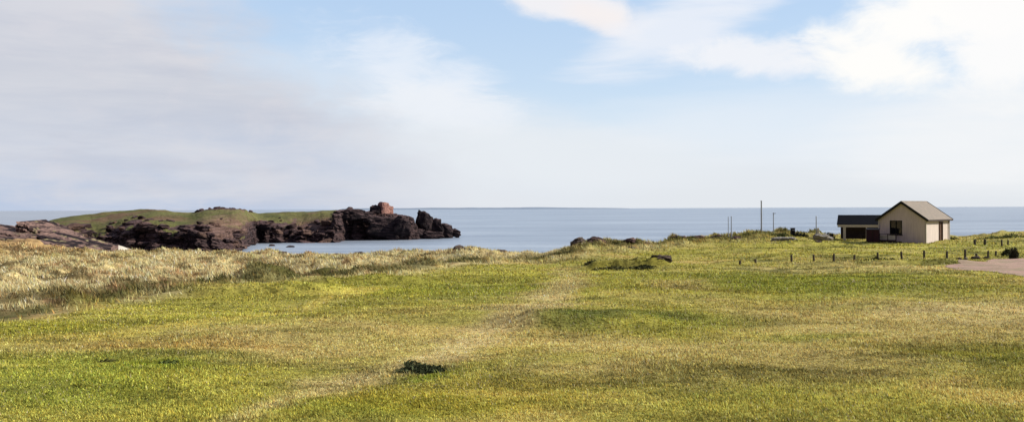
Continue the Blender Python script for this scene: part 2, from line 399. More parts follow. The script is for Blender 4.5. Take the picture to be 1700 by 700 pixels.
# ------------------------------------------------------------------ materials
def new_mat(name):
    mt = bpy.data.materials.new(name); mt.use_nodes = True; n = mt.node_tree; n.nodes.clear(); q = N(n)
    o = q.node('ShaderNodeOutputMaterial'); b = q.node('ShaderNodeBsdfPrincipled'); q.link(b.outputs[0], o.inputs[0])
    b.inputs['Roughness'].default_value = 0.85; b.inputs['Specular IOR Level'].default_value = 0.25
    return mt, q, b, o
def pos(q): return q.node('ShaderNodeNewGeometry').outputs['Position']
def mat_simple(name, c, c2=None, scale=3.0, rough=0.8, bump=0.3, bscale=12.0, stretch=(1, 1, 1), obj=False):
    mt, q, b, o = new_mat(name)
    v = q.node('ShaderNodeTexCoord').outputs['Object'] if obj else pos(q)
    v = q.mapping(v, scale=stretch)
    c2 = c2 or tuple(x*0.75 for x in c)
    f = q.smooth(q.noise(v, scale, 5, 0.6), 0.3, 0.7)
    cc = q.mix(f, c, c2)
    cc = q.mix(q.mul(q.smooth(q.noise(v, scale*9, 3, 0.6), 0.45, 0.75), 0.35), cc, tuple(x*0.55 for x in c))
    q.put(b.inputs['Base Color'], cc); b.inputs['Roughness'].default_value = rough
    if bump:
        bn = q.node('ShaderNodeBump'); bn.inputs['Strength'].default_value = bump; bn.inputs['Distance'].default_value = 0.05
        q.link(q.noise(v, bscale, 5, 0.6), bn.inputs['Height']); q.link(bn.outputs[0], b.inputs['Normal'])
    return mt
def mat_ground():
    mt, q, b, o = new_mat('turf')
    at = q.node('ShaderNodeAttribute', attribute_name='tint')
    p = pos(q)
    f = q.noise(p, 9, 6, 0.7); f2 = q.noise(p, 45, 4, 0.7)
    c = q.mix(1.0, at.outputs['Color'], q.mix(q.smooth(f, 0.3, 0.7), (0.60, 0.60, 0.55, 1), (1.25, 1.22, 1.15, 1)), 'MULTIPLY')
    c = q.mix(1.0, c, q.mix(q.smooth(f2, 0.3, 0.7), (0.7, 0.7, 0.65, 1), (1.2, 1.2, 1.2, 1)), 'MULTIPLY')
    q.put(b.inputs['Base Color'], c); b.inputs['Roughness'].default_value = 0.95; b.inputs['Specular IOR Level'].default_value = 0.1
    bn = q.node('ShaderNodeBump'); bn.inputs['Strength'].default_value = 0.8; bn.inputs['Distance'].default_value = 0.06
    q.link(q.add(f, q.mul(f2, 0.5)), bn.inputs['Height']); q.link(bn.outputs[0], b.inputs['Normal'])
    return mt
def mat_blade(name, transl=0.35):
    mt = bpy.data.materials.new(name); mt.use_nodes = True; n = mt.node_tree; n.nodes.clear(); q = N(n)
    o = q.node('ShaderNodeOutputMaterial'); at = q.node('ShaderNodeAttribute', attribute_name='tint')
    d = q.node('ShaderNodeBsdfDiffuse'); t = q.node('ShaderNodeBsdfTranslucent'); mx = q.node('ShaderNodeMixShader')
    q.link(at.outputs['Color'], d.inputs[0]); q.link(at.outputs['Color'], t.inputs[0]); mx.inputs[0].default_value = transl
    q.link(d.outputs[0], mx.inputs[1]); q.link(t.outputs[0], mx.inputs[2]); q.link(mx.outputs[0], o.inputs[0])
    return mt
def mat_rock(name, dark, light, moss=None, strata=(0.12, 0.02, 1.0), sc=1.0, mosslo=0.62, attr=False):
    mt, q, b, o = new_mat(name)
    p = pos(q); gn = q.node('ShaderNodeNewGeometry')
    st = q.noise(q.mapping(p, rot=(R(6), R(14), 0), scale=strata), 1.6*sc, 6, 0.65, 0.6)
    bl = q.noise(p, 0.35*sc, 6, 0.65); fi = q.noise(p, 2.4*sc, 5, 0.7)
    c = q.mix(q.smooth(st, 0.38, 0.66), dark, light)
    c = q.mix(q.smooth(bl, 0.42, 0.62, 0, 0.7), c, dark)
    c = q.mix(q.mul(q.smooth(fi, 0.5, 0.72), 0.6), c, tuple(x*0.35 for x in dark))
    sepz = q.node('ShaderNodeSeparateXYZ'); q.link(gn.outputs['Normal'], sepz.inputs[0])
    c = q.mix(q.mul(q.smooth(q.add(sepz.outputs[2], q.mul(q.sub(fi, 0.5), 0.6)), 0.4, 0.9), 0.5), c, tuple(min(0.5, x*1.9) for x in light))  # upward faces painted lighter, as though lit from above
    if moss:
        sepn = q.node('ShaderNodeSeparateXYZ'); q.link(gn.outputs['Normal'], sepn.inputs[0])
        up = q.smooth(q.add(sepn.outputs[2], q.mul(q.sub(bl, 0.5), 0.5)), mosslo, mosslo+0.22)
        if attr:
            ra = q.node('ShaderNodeSeparateColor'); q.link(q.node('ShaderNodeAttribute', attribute_name='tint').outputs['Color'], ra.inputs[0])
            up = q.smooth(q.add(ra.outputs[0], q.mul(q.sub(fi, 0.5), 0.5)), 0.35, 0.6)
        mc = q.mix(q.smooth(q.noise(q.mapping(p, scale=(0.5, 1, 2.5)), 0.12, 5, 0.6), 0.38, 0.62), moss[0], moss[1])
        mc = q.mix(q.smooth(q.noise(q.mapping(p, loc=(9, 3, 1), scale=(0.5, 1, 2.5)), 0.09, 5, 0.65), 0.5, 0.62), mc, (0.20, 0.125, 0.075))
        mc = q.mix(q.mul(q.smooth(fi, 0.4, 0.7), 0.5), mc, moss[2])
        mc = q.mix(q.mul(q.smooth(q.noise(q.mapping(p, loc=(4, 1, 7)), 0.16, 6, 0.7), 0.54, 0.66), 0.55), mc, (0.045, 0.042, 0.024))
        mc = q.mix(q.mul(q.smooth(q.noise(p, 0.9, 5, 0.75), 0.5, 0.7), 0.5), mc, (0.05, 0.05, 0.022))
        c = q.mix(up, c, mc)
        if attr: c = q.mix(q.mul(ra.outputs[1], q.smooth(fi, 0.36, 0.56)), c, q.mix(q.smooth(st, 0.4, 0.6), (0.13, 0.078, 0.055), (0.26, 0.16, 0.125)))
    q.put(b.inputs['Base Color'], c); b.inputs['Roughness'].default_value = 0.9; b.inputs['Specular IOR Level'].default_value = 0.15
    bn = q.node('ShaderNodeBump'); bn.inputs['Strength'].default_value = 1.0; bn.inputs['Distance'].default_value = 0.8
    q.link(q.add(q.add(st, fi), q.mul(bl, 1.5)), bn.inputs['Height']); q.link(bn.outputs[0], b.inputs['Normal'])
    return mt
M_turf = mat_ground(); M_blade = mat_blade('grass_blades'); M_marram = mat_blade('marram_blades', 0.3)
ROCKD = (0.016, 0.011, 0.015); ROCKL = (0.13, 0.08, 0.078)
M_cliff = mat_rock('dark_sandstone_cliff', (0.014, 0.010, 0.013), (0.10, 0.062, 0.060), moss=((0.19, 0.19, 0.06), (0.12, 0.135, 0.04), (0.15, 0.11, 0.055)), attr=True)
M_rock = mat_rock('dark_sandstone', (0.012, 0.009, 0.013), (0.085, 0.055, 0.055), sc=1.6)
M_slab = mat_rock('banded_pink_sandstone', (0.022, 0.014, 0.017), (0.22, 0.135, 0.12), moss=((0.22, 0.19, 0.09), (0.15, 0.14, 0.06), (0.2, 0.13, 0.08)), strata=(0.04, 0.12, 0.9), mosslo=0.97)
def mat_slab():
    mt, q, b, o = new_mat('banded_sandstone'); p = pos(q); sx = q.node('ShaderNodeSeparateXYZ'); q.link(p, sx.inputs[0])
    v = q.add(q.mul(sx.outputs[2], 1.5), q.mul(sx.outputs[0], 0.42))
    vec = q.comb(q.mul(sx.outputs[0], 0.05), q.mul(sx.outputs[1], 0.16), v)
    n1 = q.noise(vec, 0.9, 5, 0.65, 0.5); n2 = q.noise(p, 0.5, 6, 0.7); n3 = q.noise(vec, 3.2, 4, 0.6, 0.3)
    c = q.mix(q.smooth(n1, 0.44, 0.56), (0.014, 0.010, 0.013), (0.21, 0.135, 0.115))
    c = q.mix(q.mul(q.smooth(n3, 0.5, 0.62), 0.8), c, (0.02, 0.014, 0.016))
    c = q.mix(q.mul(q.smooth(n2, 0.5, 0.66), 0.8), c, (0.035, 0.022, 0.024))
    c = q.mix(q.smooth(q.noise(p, 0.23, 4, 0.6), 0.58, 0.66), c, (0.24, 0.2, 0.11))
    q.put(b.inputs['Base Color'], c); b.inputs['Roughness'].default_value = 0.95; b.inputs['Specular IOR Level'].default_value = 0.1
    bn = q.node('ShaderNodeBump'); bn.inputs['Strength'].default_value = 1.0; bn.inputs['Distance'].default_value = 0.8
    q.link(q.add(n1, n2), bn.inputs['Height']); q.link(bn.outputs[0], b.inputs['Normal']); return mt
M_slab = mat_slab()
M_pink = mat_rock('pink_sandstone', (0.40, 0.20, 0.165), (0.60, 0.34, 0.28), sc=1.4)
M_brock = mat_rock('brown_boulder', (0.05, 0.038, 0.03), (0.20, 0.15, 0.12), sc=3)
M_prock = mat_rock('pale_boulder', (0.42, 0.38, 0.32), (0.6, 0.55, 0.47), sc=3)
M_sand = mat_simple('white_shell_sand', (0.62, 0.56, 0.48), (0.52, 0.46, 0.38), 0.4, 0.9, 0.2, 3)
M_gravel = mat_simple('pink_gravel', (0.40, 0.25, 0.20), (0.27, 0.215, 0.13), 0.45, 0.95, 0.6, 30)
M_wood = mat_simple('weathered_post_wood', (0.10, 0.085, 0.065), (0.07, 0.06, 0.045), 4, 0.9, 0.3, 20, (8, 8, 1))
def mat_sea():
    mt, q, b, o = new_mat('sea_water'); p = pos(q)
    n1 = q.noise(q.mapping(p, rot=(0, 0, R(20)), scale=(0.5, 1.0, 1)), 0.35, 6, 0.65)
    n2 = q.noise(q.mapping(p, rot=(0, 0, R(-8)), scale=(0.15, 1.0, 1)), 0.02, 5, 0.6)
    n3_ = q.noise(q.mapping(p, scale=(0.12, 1.0, 1)), 0.12, 6, 0.7)
    c = q.mix(q.smooth(q.add(q.mul(n2, 0.6), q.mul(n3_, 0.4)), 0.38, 0.64), (0.17, 0.21, 0.28, 1), (0.34, 0.39, 0.46, 1))
    q.put(b.inputs['Base Color'], c); b.inputs['Roughness'].default_value = 0.34
    b.inputs['IOR'].default_value = 1.33; b.inputs['Specular IOR Level'].default_value = 0.5
    bn = q.node('ShaderNodeBump'); bn.inputs['Strength'].default_value = 0.6; bn.inputs['Distance'].default_value = 1.2
    q.link(n1, bn.inputs['Height']); q.link(bn.outputs[0], b.inputs['Normal'])
    return mt
M_sea = mat_sea()

# ------------------------------------------------------------------ ground sheet
azs = np.concatenate([np.linspace(-180, -54, 40)[:-1], np.linspace(-54, -36, 120)[:-1], np.linspace(-36, 36, 1000), np.linspace(36, 54, 120)[1:], np.linspace(54, 180, 40)[1:-1]])
azs = np.radians(azs); nA = len(azs)
rs = np.concatenate([np.geomspace(0.6, 10, 40)[:-1], np.geomspace(10, 60, 330)[:-1], np.geomspace(60, 200, 300)[:-1], np.geomspace(200, 600, 40)[:-1], np.geomspace(600, 45000, 14)]); nR = len(rs)
RR, AA = np.meshgrid(rs, azs, indexing='ij'); gx = RR*np.sin(AA); gy = RR*np.cos(AA)
gz = hfield(gx.ravel(), gy.ravel()).reshape(gx.shape)
gz[-14:] = np.minimum(gz[-14:], np.where(np.abs(AA[-14:]) < R(62), -6, gz[-14:]))
gv = np.stack([gx, gy, gz], -1).reshape(-1, 3)
cen = len(gv); gv = np.vstack([gv, [[0, 0, CAMZ-2.3]]])
ii, jj = np.meshgrid(np.arange(nR-1), np.arange(nA), indexing='ij'); j2 = (jj+1) % nA
gf = np.stack([ii*nA+jj, ii*nA+j2, (ii+1)*nA+j2, (ii+1)*nA+jj], -1).reshape(-1, 4)
gf = gf[:, ::-1]
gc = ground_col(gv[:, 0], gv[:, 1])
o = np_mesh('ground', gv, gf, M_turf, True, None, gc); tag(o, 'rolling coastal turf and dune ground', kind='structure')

# gravel car park: conforming copy of the ground cells, raised a little
def in_gravel(x, y):
    D = y; px = CX+F*x/np.maximum(D, 1); row = rowof(np.clip(px, -390, 2090), D)
    top = np.interp(px, [1545, 1560, 1600, 1640, 1670, 1700, 1900], [446.5, 444.5, 437, 434.5, 431, 427, 415])
    bot = np.interp(px, [1545, 1600, 1650, 1700, 1900], [441.5, 446, 452, 455, 466])
    w_ = 3.0*fbm(x, y, 2.5, 4, 1)
    return (row > top+w_) & (row < bot+w_) & (px > 1545) & (px < 2080) & (D > 20)
cc = gv[gf].mean(1); selg = in_gravel(cc[:, 0], cc[:, 1]) & (np.hypot(cc[:, 0], cc[:, 1]) < 150)
fs = gf[selg]; uq, inv = np.unique(fs, return_inverse=True)
pv = gv[uq].copy(); pv[:, 2] += 0.03
o = np_mesh('gravel_car_park', pv, inv.reshape(fs.shape), M_gravel, True); tag(o, 'pinkish gravel parking area', kind='structure')

# sea: one sheet
n = 96; a = np.linspace(0, 2*np.pi, n, endpoint=False); rr = np.array([60, 400, 2000, 10000, 42000.0])
sv = np.stack([np.outer(rr, np.sin(a)), np.outer(rr, np.cos(a)), np.zeros((5, n))], -1).reshape(-1, 3)
i_, j_ = np.meshgrid(np.arange(4), np.arange(n), indexing='ij')
sf = np.stack([i_*n+j_, (i_+1)*n+j_, (i_+1)*n+(j_+1) % n, i_*n+(j_+1) % n], -1).reshape(-1, 4)[:, ::-1]
o = np_mesh('sea', sv, sf, M_sea, True); tag(o, 'calm grey blue sea', kind='structure')

# beach of white sand below the left headland
nb = 40; bx = np.linspace(108, 232, nb); bd = np.linspace(236, 276, 16)
BV = []
for d in bd:
    for x_ in bx:
        t = (d-236)/40; zz = 0.25+2.6*math.sin(math.pi*min(1, max(0, (d-240)/32)))*math.exp(-((x_-165)/55)**2)
        BV.append(((x_-CX)/F*d, d, zz-0.6*(1-math.exp(-((x_-165)/50)**2))+0.1*float(fbm(np.array([x_]), np.array([d]), 12, 2, 1)[0])))
i_, j_ = np.meshgrid(np.arange(15), np.arange(nb-1), indexing='ij')
bf = np.stack([i_*nb+j_, i_*nb+j_+1, (i_+1)*nb+j_+1, (i_+1)*nb+j_], -1).reshape(-1, 4)
o = np_mesh('beach', np.array(BV), bf, M_sand, True); tag(o, 'small white sand beach below dark cliffs', kind='structure')

# ------------------------------------------------------------------ headland
hp = np.array([20, 60, 90, 110, 130, 160, 200, 240, 270, 300, 318, 330, 350, 375, 400, 420, 440, 470, 500, 530, 550, 565, 580, 595, 605, 625, 650, 662, 680, 688, 694, 700], float)
htop = np.array([384, 372, 366, 361, 357, 353.5, 350.5, 349, 349.5, 352.5, 356, 351, 347, 345.5, 347, 350.5, 355.5, 353.5, 350, 348, 347.5, 347.5, 345.5, 347, 350, 352, 354, 356.5, 358, 368, 385, 400], float)
hcp = np.array([20, 60, 90, 110, 130, 160, 180, 205, 228, 255, 280, 300, 330, 350, 375, 398, 410, 420, 440, 470, 495, 515, 535, 550, 565, 580, 595, 605, 625, 650, 662, 680, 688, 694, 700], float)
hcl = np.array([394, 388, 384, 380, 384, 398, 394, 389, 377, 377, 380, 387, 382, 388, 397, 403, 384, 371, 370, 378, 389, 392, 384, 377, 353, 350, 351, 354, 356, 357, 360, 362, 370, 388, 402], float)
base_kp = np.array([20, 120, 200, 330, 400, 428, 556, 576, 694, 700], float)
base_kd = np.array([262, 264, 260, 254, 260, 318, 320, 342, 346, 352], float)
def rock_mesh(dims, seed, sub=4, nplanes=16, rough=0.07, dip=0.0, beds=0.06):
    bm = bmesh.new(); bmesh.ops.create_icosphere(bm, subdivisions=sub, radius=1.0)
    v = np.array([q.co[:] for q in bm.verts]); r_ = np.random.default_rng(seed)
    nn = r_.normal(size=(nplanes, 3)); nn /= np.linalg.norm(nn, axis=1)[:, None]; dd_ = r_.uniform(0.62, 1.0, nplanes)
    base = np.array([[1, .1, 0], [-1, 0, .1], [0, 1, .1], [0, -1, .05], [.08, 0, 1], [0, 0, -1]]); base = base/np.linalg.norm(base, axis=1)[:, None]
    nn = np.vstack([nn, base]); dd_ = np.concatenate([dd_, r_.uniform(0.7, 0.9, 6)])
    dot = v@nn.T; rad = np.where(dot > 0.05, dd_/np.maximum(dot, 0.05), 9).min(1)
    rad = rad*(1+rough*2*(fbm(v[:, 0]*3+seed, v[:, 1]*3+v[:, 2]*4, 1.0, 3, seed % 5)))
    v = v*rad[:, None]
    v[:, 0] += beds*np.round(np.sin(v[:, 2]*9+seed)*1.5)
    v = v*np.array(dims)/2
    c_, s_ = math.cos(dip), math.sin(dip); v[:, 0], v[:, 2] = v[:, 0]*c_+v[:, 2]*s_, -v[:, 0]*s_+v[:, 2]*c_
    for q, p_ in zip(bm.verts, v): q.co = p_
    me = bpy.data.meshes.new('rock'); bm.to_mesh(me); bm.free()
    return me
def build_headland():
    cp = np.linspace(20, 700, 900); rows = 150; V = []
    b0 = np.interp(cp, base_kp, base_kd)+3.0*fbm(cp, cp*0, 22, 4, 1)
    top = np.interp(cp, hp, htop)+0.7*fbm(cp, cp*0+3, 9, 4, 2)*np.where(cp > 555, 2.2, 0.6)
    cl = np.interp(cp, hcp, hcl)+3.2*fbm(cp, cp*0+8, 12, 4, 3)
    hr = HY+(CX-cp)*math.tan(R(ROLL))
    cw = 4+2*fbm(cp, cp*0+5, 30, 2, 1)                       # cliff depth
    zc = CAMZ-(cl-hr)/F*(b0+cw); dtop = b0+np.interp(cp, [20, 150, 400, 560, 600, 700], [45, 60, 45, 30, 16, 10])
    # keep the step's back part at a common depth
    zt = CAMZ-(top-hr)/F*dtop; zt = np.maximum(zt, 0.3); zc = np.minimum(zc, zt-0.15)
    ker = np.hanning(61); ker /= ker.sum(); pad = lambda a_: np.convolve(np.pad(a_, 30, mode='edge'), ker, 'valid')
    zs = pad(pad(zc)); ds = pad(pad(b0+cw)); zts = np.where(cp < 548, pad(zt), zt)
    dend = dtop+np.interp(cp, [20, 560, 700], [60, 30, 14])
    T = np.concatenate([np.linspace(0, 1, 60), 1+np.linspace(0, 1, 91)[1:], 2+np.linspace(0, 1, 31)[1:]])
    P = np.zeros((len(T), len(cp), 3))
    for i, t in enumerate(T):
        if t <= 1: d = b0+cw*t; z = -1.5+(zc+1.5)*t**0.9
        elif t <= 2:
            q = t-1; k_ = min(1, q/0.3); k_ = k_*k_*(3-2*k_); k_ = k_*ss(cp, 570, 540); za = zc*(1-k_)+zs*k_; da = (b0+cw)*(1-k_)+ds*k_; d = da+(dtop-da)*q; z = za+(zts-za)*(math.sin(q*math.pi/2)**0.9)
        else: q = t-2; d = dtop+(dend-dtop)*q; z = zts-(zts+2)*q**1.6
        x = (cp-CX)/F*d
        P[i, :, 0] = x; P[i, :, 1] = d; P[i, :, 2] = z
    X, Yv, Zv = P[..., 0], P[..., 1], P[..., 2]
    tt = T[:, None]*np.ones((1, len(cp)))
    rocky = ss(tt, 1.6, 0.95)+ss(np.broadcast_to(cp, tt.shape), 545, 575)*0.9; rocky = np.clip(rocky, 0, 1)*ss(tt, 3.0, 2.4)
    # strata shelves, cracks and blocks
    rid = 1-2*np.abs(fbm(X, Zv*1.5+Yv*0.5, 7, 5, 2)); blk = fbm(np.round(X/2.2)*2.2, np.round(Zv/1.3)*1.3, 3, 2, 4)
    P[..., 1] += rocky*(2.6*fbm(X, Zv*1.4, 10, 5, 0)+1.2*blk-1.1*rid+0.8*fbm(X, Zv, 2.4, 3, 3)-0.9*ss(np.abs(fbm(X, X*0+Zv*0.12, 4.5, 3, 1)), 0.10, 0.0))
    P[..., 2] += rocky*(0.7*fbm(X, Yv, 4, 4, 3)+0.45*blk)*ss(tt, 0.0, 0.5)+ (1-rocky)*(0.5*fbm(X, Yv, 7, 4, 2)+1.0*fbm(X, Yv, 18, 3, 4))*ss(tt, 1.0, 1.15)*ss(tt, 2.3, 1.9)
    veg = np.clip(ss(tt+0.55*fbm(X, Yv*0.5+Zv, 14, 4, 1)+0.3*fbm(X, Zv*2, 4, 3, 3), 0.92, 1.25), 0, 1)
    out_ = np.hypot((np.broadcast_to(cp, tt.shape)-372)/46, (tt-1.97)/0.2)+0.5*fbm(X, Yv, 6, 3, 3); veg = veg*ss(out_, 0.7, 1.1)
    out_ = np.hypot((np.broadcast_to(cp, tt.shape)-355)/70, (tt-1.12)/0.16)+0.6*fbm(X, Yv+Zv, 6, 3, 2); veg = veg*ss(out_, 0.6, 1.1)
    veg = veg*(1-ss(np.broadcast_to(cp, tt.shape)+14*fbm(X, Zv*3, 8, 3, 4), 540, 566))
    cpb = np.broadcast_to(cp, tt.shape); brn = ss(np.hypot((cpb-365)/48, (tt-1.25)/0.4)+0.5*fbm(X, Yv+Zv*2, 5, 4, 2), 1.2, 0.6)*0.85+ss(np.hypot((cpb-515)/40, (tt-1.3)/0.3)+0.5*fbm(X, Yv+Zv*2, 5, 4, 1), 1.2, 0.6)*0.5+ss(np.hypot((cpb-125)/30, (tt-0.9)/0.4)+0.5*fbm(X, Yv+Zv*2, 4, 4, 1), 1.2, 0.6)*0.6; brn = np.clip(brn, 0, 1)
    shelf = 0.10*np.sin(P[..., 2]*4.2+0.25*X+2*fbm(X, Yv, 10, 2, 1)); P[..., 1] += rocky*shelf*1.4
    P[..., 0] += rocky*(0.9*fbm(Zv*1.5+Yv*0.3, X, 3, 3, 4)+0.5*fbm(X*1.3, Zv*2+Yv, 1.4, 3, 1))
    nC = len(cp)
    i_, j_ = np.meshgrid(np.arange(len(T)-1), np.arange(nC-1), indexing='ij')
    f = np.stack([i_*nC+j_, i_*nC+j_+1, (i_+1)*nC+j_+1, (i_+1)*nC+j_], -1).reshape(-1, 4)
    # broken blocks and ledges that belong to the same rock mass
    VV = [P.reshape(-1, 3)]; FF = [np.concatenate([f[:, [0, 1, 2]], f[:, [0, 2, 3]]])]; CC = [np.stack([veg.ravel(), brn.ravel(), veg.ravel()*0], -1)]
    r_ = np.random.default_rng(77); off = len(VV[0]); protos = []
    for k in range(12):
        me = rock_mesh((1, 1, 1), 300+k, 3, 10, 0.08, 0.0, 0.05)
        v = np.array([q.co[:] for q in me.vertices]); t_ = np.array([q.vertices[:] for q in me.polygons]); protos.append((v, t_)); bpy.data.meshes.remove(me)
    for k in range(400):
        c_ = r_.uniform(88, 566); j_ = int(np.searchsorted(cp, c_)); u = r_.random()
        t0 = abs(r_.normal(0, 0.22)) if u < 0.45 else r_.normal(1.0, 0.16)
        if u > 0.93: c_ = r_.normal(365, 26); j_ = int(np.searchsorted(cp, c_)); t0 = r_.normal(1.93, 0.06)
        i2 = int(np.argmin(np.abs(T-max(0.02, t0)))); b_ = P[i2, j_]
        w3 = r_.uniform(0.6, 1.0)*r_.choice([1.4, 2.4, 3.8, 5.5], p=[.4, .33, .2, .07])*(0.5 if u > 0.93 else 1); v, t_ = protos[k % 12]
        a_ = r_.uniform(0, 6.28); ca, sa = math.cos(a_), math.sin(a_); q3 = v*np.array([w3*1.5, w3*1.1, w3*r_.uniform(0.4, 0.85)])
        q3 = np.stack([q3[:, 0]*ca-q3[:, 1]*sa, q3[:, 0]*sa+q3[:, 1]*ca, q3[:, 2]+q3[:, 0]*r_.uniform(-0.2, 0.35)], -1)+b_+np.array([0, -0.1*w3, 0.05*w3])
        VV.append(q3); FF.append(t_+off); off += len(v)
        CC.append(np.tile([[0.0, 0.8 if r_.random() < 0.22 else 0.0, 0]], (len(v), 1)))
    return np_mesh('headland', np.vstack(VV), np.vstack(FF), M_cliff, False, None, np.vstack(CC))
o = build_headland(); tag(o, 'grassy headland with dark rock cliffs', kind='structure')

# ------------------------------------------------------------------ rocks: angular blocks
def rock(name, px, pytop, pybase, wpx, D, depth, mat, label, cat, group=None, seed=1, dip=0.0, rz=0.0, sink=0.25, rough=0.07):
    h = (pybase-pytop)/F*D; wd = wpx/F*D; me = rock_mesh((wd*1.12, depth, h*(1+sink)*1.1), seed, dip=dip, rough=rough)
    o = mesh_obj(name, me, mat); q = W(px, pybase, D); o.location = (q.x, q.y, q.z+h*0.5-h*sink*0.5); o.rotation_euler = (0, 0, rz)
    tag(o, label, cat, group); return o
G = 'dark rocks at the seaward end of the headland'
def rocks(lst, name, mat, cat, group):
    for k, (px, t, b, wpx, D, dep, lab, dip, rz) in enumerate(lst):
        rock(name, px, t, b, wpx, D, dep, mat, lab, cat, group, seed=31+k*7+int(px), dip=dip, rz=rz)
rocks([
 (706, 350, 392, 32, 362, 9, 'tall dark rock stack with squared top, first beyond the gap in the headland', 0.05, 0.2),
 (722, 361, 393, 34, 364, 9, 'dark rock leaning on the right side of the tall squared stack', 0.25, 0.1),
 (739, 369, 392, 34, 366, 8, 'broken brown rock stepping down towards the tip of the headland', 0.35, -0.2),
 (754, 378, 391, 24, 370, 6, 'low brown rock at the very tip of the headland', 0.3, 0.1),
 (694, 380, 397, 22, 356, 7, 'low dark rock filling the foot of the gap before the tall stack', 0.1, 0.0),
 (715, 382, 396, 44, 356, 6, 'wide low dark rock shelf in front of the tall squared stack', 0.06, 0.0),
 (588, 345, 362, 40, 342, 8, 'dark knobbly crag on the headland crest left of the pink rock tower', 0.1, 0.3),
 (566, 349, 364, 26, 340, 7, 'smaller dark crag where the headland grass ends', -0.1, 0.1),
 (668, 356, 388, 30, 346, 9, 'dark upright crag closing the headland right of the pink tower', 0.0, 0.2),
 (610, 351, 366, 26, 344, 7, 'dark crag at the left foot of the pink rock tower', 0.15, 0.2),
 (640, 358, 396, 60, 345, 9, 'broad dark cliff block directly under the pink rock tower', 0.05, 0.1),
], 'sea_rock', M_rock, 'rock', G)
# pink tower with its dark, shaded left shoulder
tw = W(634, 356, 352); te = empty('rock_tower', tw, 0.75)
tag(te, 'square pink sandstone tower with a notched top on the dark headland', 'rock tower')
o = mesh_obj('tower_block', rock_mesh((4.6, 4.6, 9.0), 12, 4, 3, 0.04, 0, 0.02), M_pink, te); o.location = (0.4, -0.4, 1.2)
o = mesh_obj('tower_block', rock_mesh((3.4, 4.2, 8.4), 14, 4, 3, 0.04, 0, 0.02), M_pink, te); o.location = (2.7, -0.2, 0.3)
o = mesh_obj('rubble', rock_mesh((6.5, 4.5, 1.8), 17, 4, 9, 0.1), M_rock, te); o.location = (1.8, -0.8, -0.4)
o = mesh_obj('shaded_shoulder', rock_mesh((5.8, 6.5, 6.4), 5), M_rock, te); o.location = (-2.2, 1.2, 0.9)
for k, (px, b, wpx, D, h) in enumerate([(452, 408, 9, 285, 1.3), (482, 410, 11, 280, 1.2)]):
    q = W(px, b, D); q.z = 0
    D2 = 12*F/(b-hz_row(px)); q = W(px, b, D2)
    o = mesh_obj('skerry', rock_mesh((wpx/F*D2*1.4, 3, h), 60+k, 3), M_rock); o.location = (q.x, q.y, 0.1)
    tag(o, ['low wave washed rock nearest the cliff in the bay', 'flat wave washed rock in the middle of the bay', 'dark rock at the foot of the near cliff where the bay begins', 'smallest wave washed rock, farthest right in the bay'][k], 'rock', 'low rocks in the bay')

# left slabs: tilted beds of banded sandstone
def slab(px0, py0, px1, py1, thick_px, D, depth, label, seed, mat=M_slab):
    """a dipping bed from (px0,py0) to (px1,py1), upper edge given"""
    a_, b_ = W(px0, py0, D), W(px1, py1, D+3); n = 46; bm = bmesh.new(); ring = []
    r_ = np.random.default_rng(seed); th = thick_px/F*D
    for i in range(n+1):
        t = i/n; c = a_.lerp(b_, t); wv = th*(0.55+0.45*math.sin(math.pi*min(1, max(0, t*0.93+0.05))))
        jt = float(fbm(np.array([t*14.0+seed]), np.array([seed*1.7]), 1, 4, 1)[0])*0.55
        lean = depth*0.55
        pts_ = [(0, 0, jt), (0.1, -0.5, jt-wv*0.3), (0, 0.25, jt-wv*0.45), (0, -0.7, jt-wv*0.75), (0, -0.5, -wv-1.2), (0, depth, -wv-1.2), (0, depth, jt*0.5+0.5)]
        ring.append([bm.verts.new((c.x+p_[0], c.y+p_[1]+(0.9*float(fbm(np.array([t*20.0+seed]), np.array([k*3.3]), 1, 3, 2)[0])), c.z+p_[2])) for k, p_ in enumerate(pts_)])
    for i in range(n):
        for k in range(7):
            bm.faces.new((ring[i][k], ring[i+1][k], ring[i+1][(k+1) % 7], ring[i][(k+1) % 7]))
    bm.faces.new(ring[0]); bm.faces.new(ring[-1][::-1]); bmesh.ops.recalc_face_normals(bm, faces=bm.faces[:])
    me = bpy.data.meshes.new('rock_slab'); bm.to_mesh(me); bm.free()
    o = mesh_obj('rock_slab', me, mat); tag(o, label, 'rock slab', 'tilted rock slabs at the left shore'); return o
slab(-160, 366, 50, 391, 15, 214, 16, 'dark banded slab cut by the left edge of the photo, upper of two', 3)
slab(-150, 384, 46, 404, 16, 204, 12, 'lower pink banded slab at the left edge, under the dark upper slab', 4)
slab(28, 369, 96, 396, 12, 222, 14, 'short steep red brown slab left of the grassy headland', 5)
slab(50, 374, 70, 396, 20, 228, 14, 'narrow pink slab wedged behind the short red brown slab', 8)
slab(62, 389, 158, 413, 13, 206, 12, 'long dark slab dipping right towards the white sand', 6)
slab(50, 400, 150, 416, 14, 196, 10, 'lowest pinkish slab between the dune grass and the long dark slab', 7)

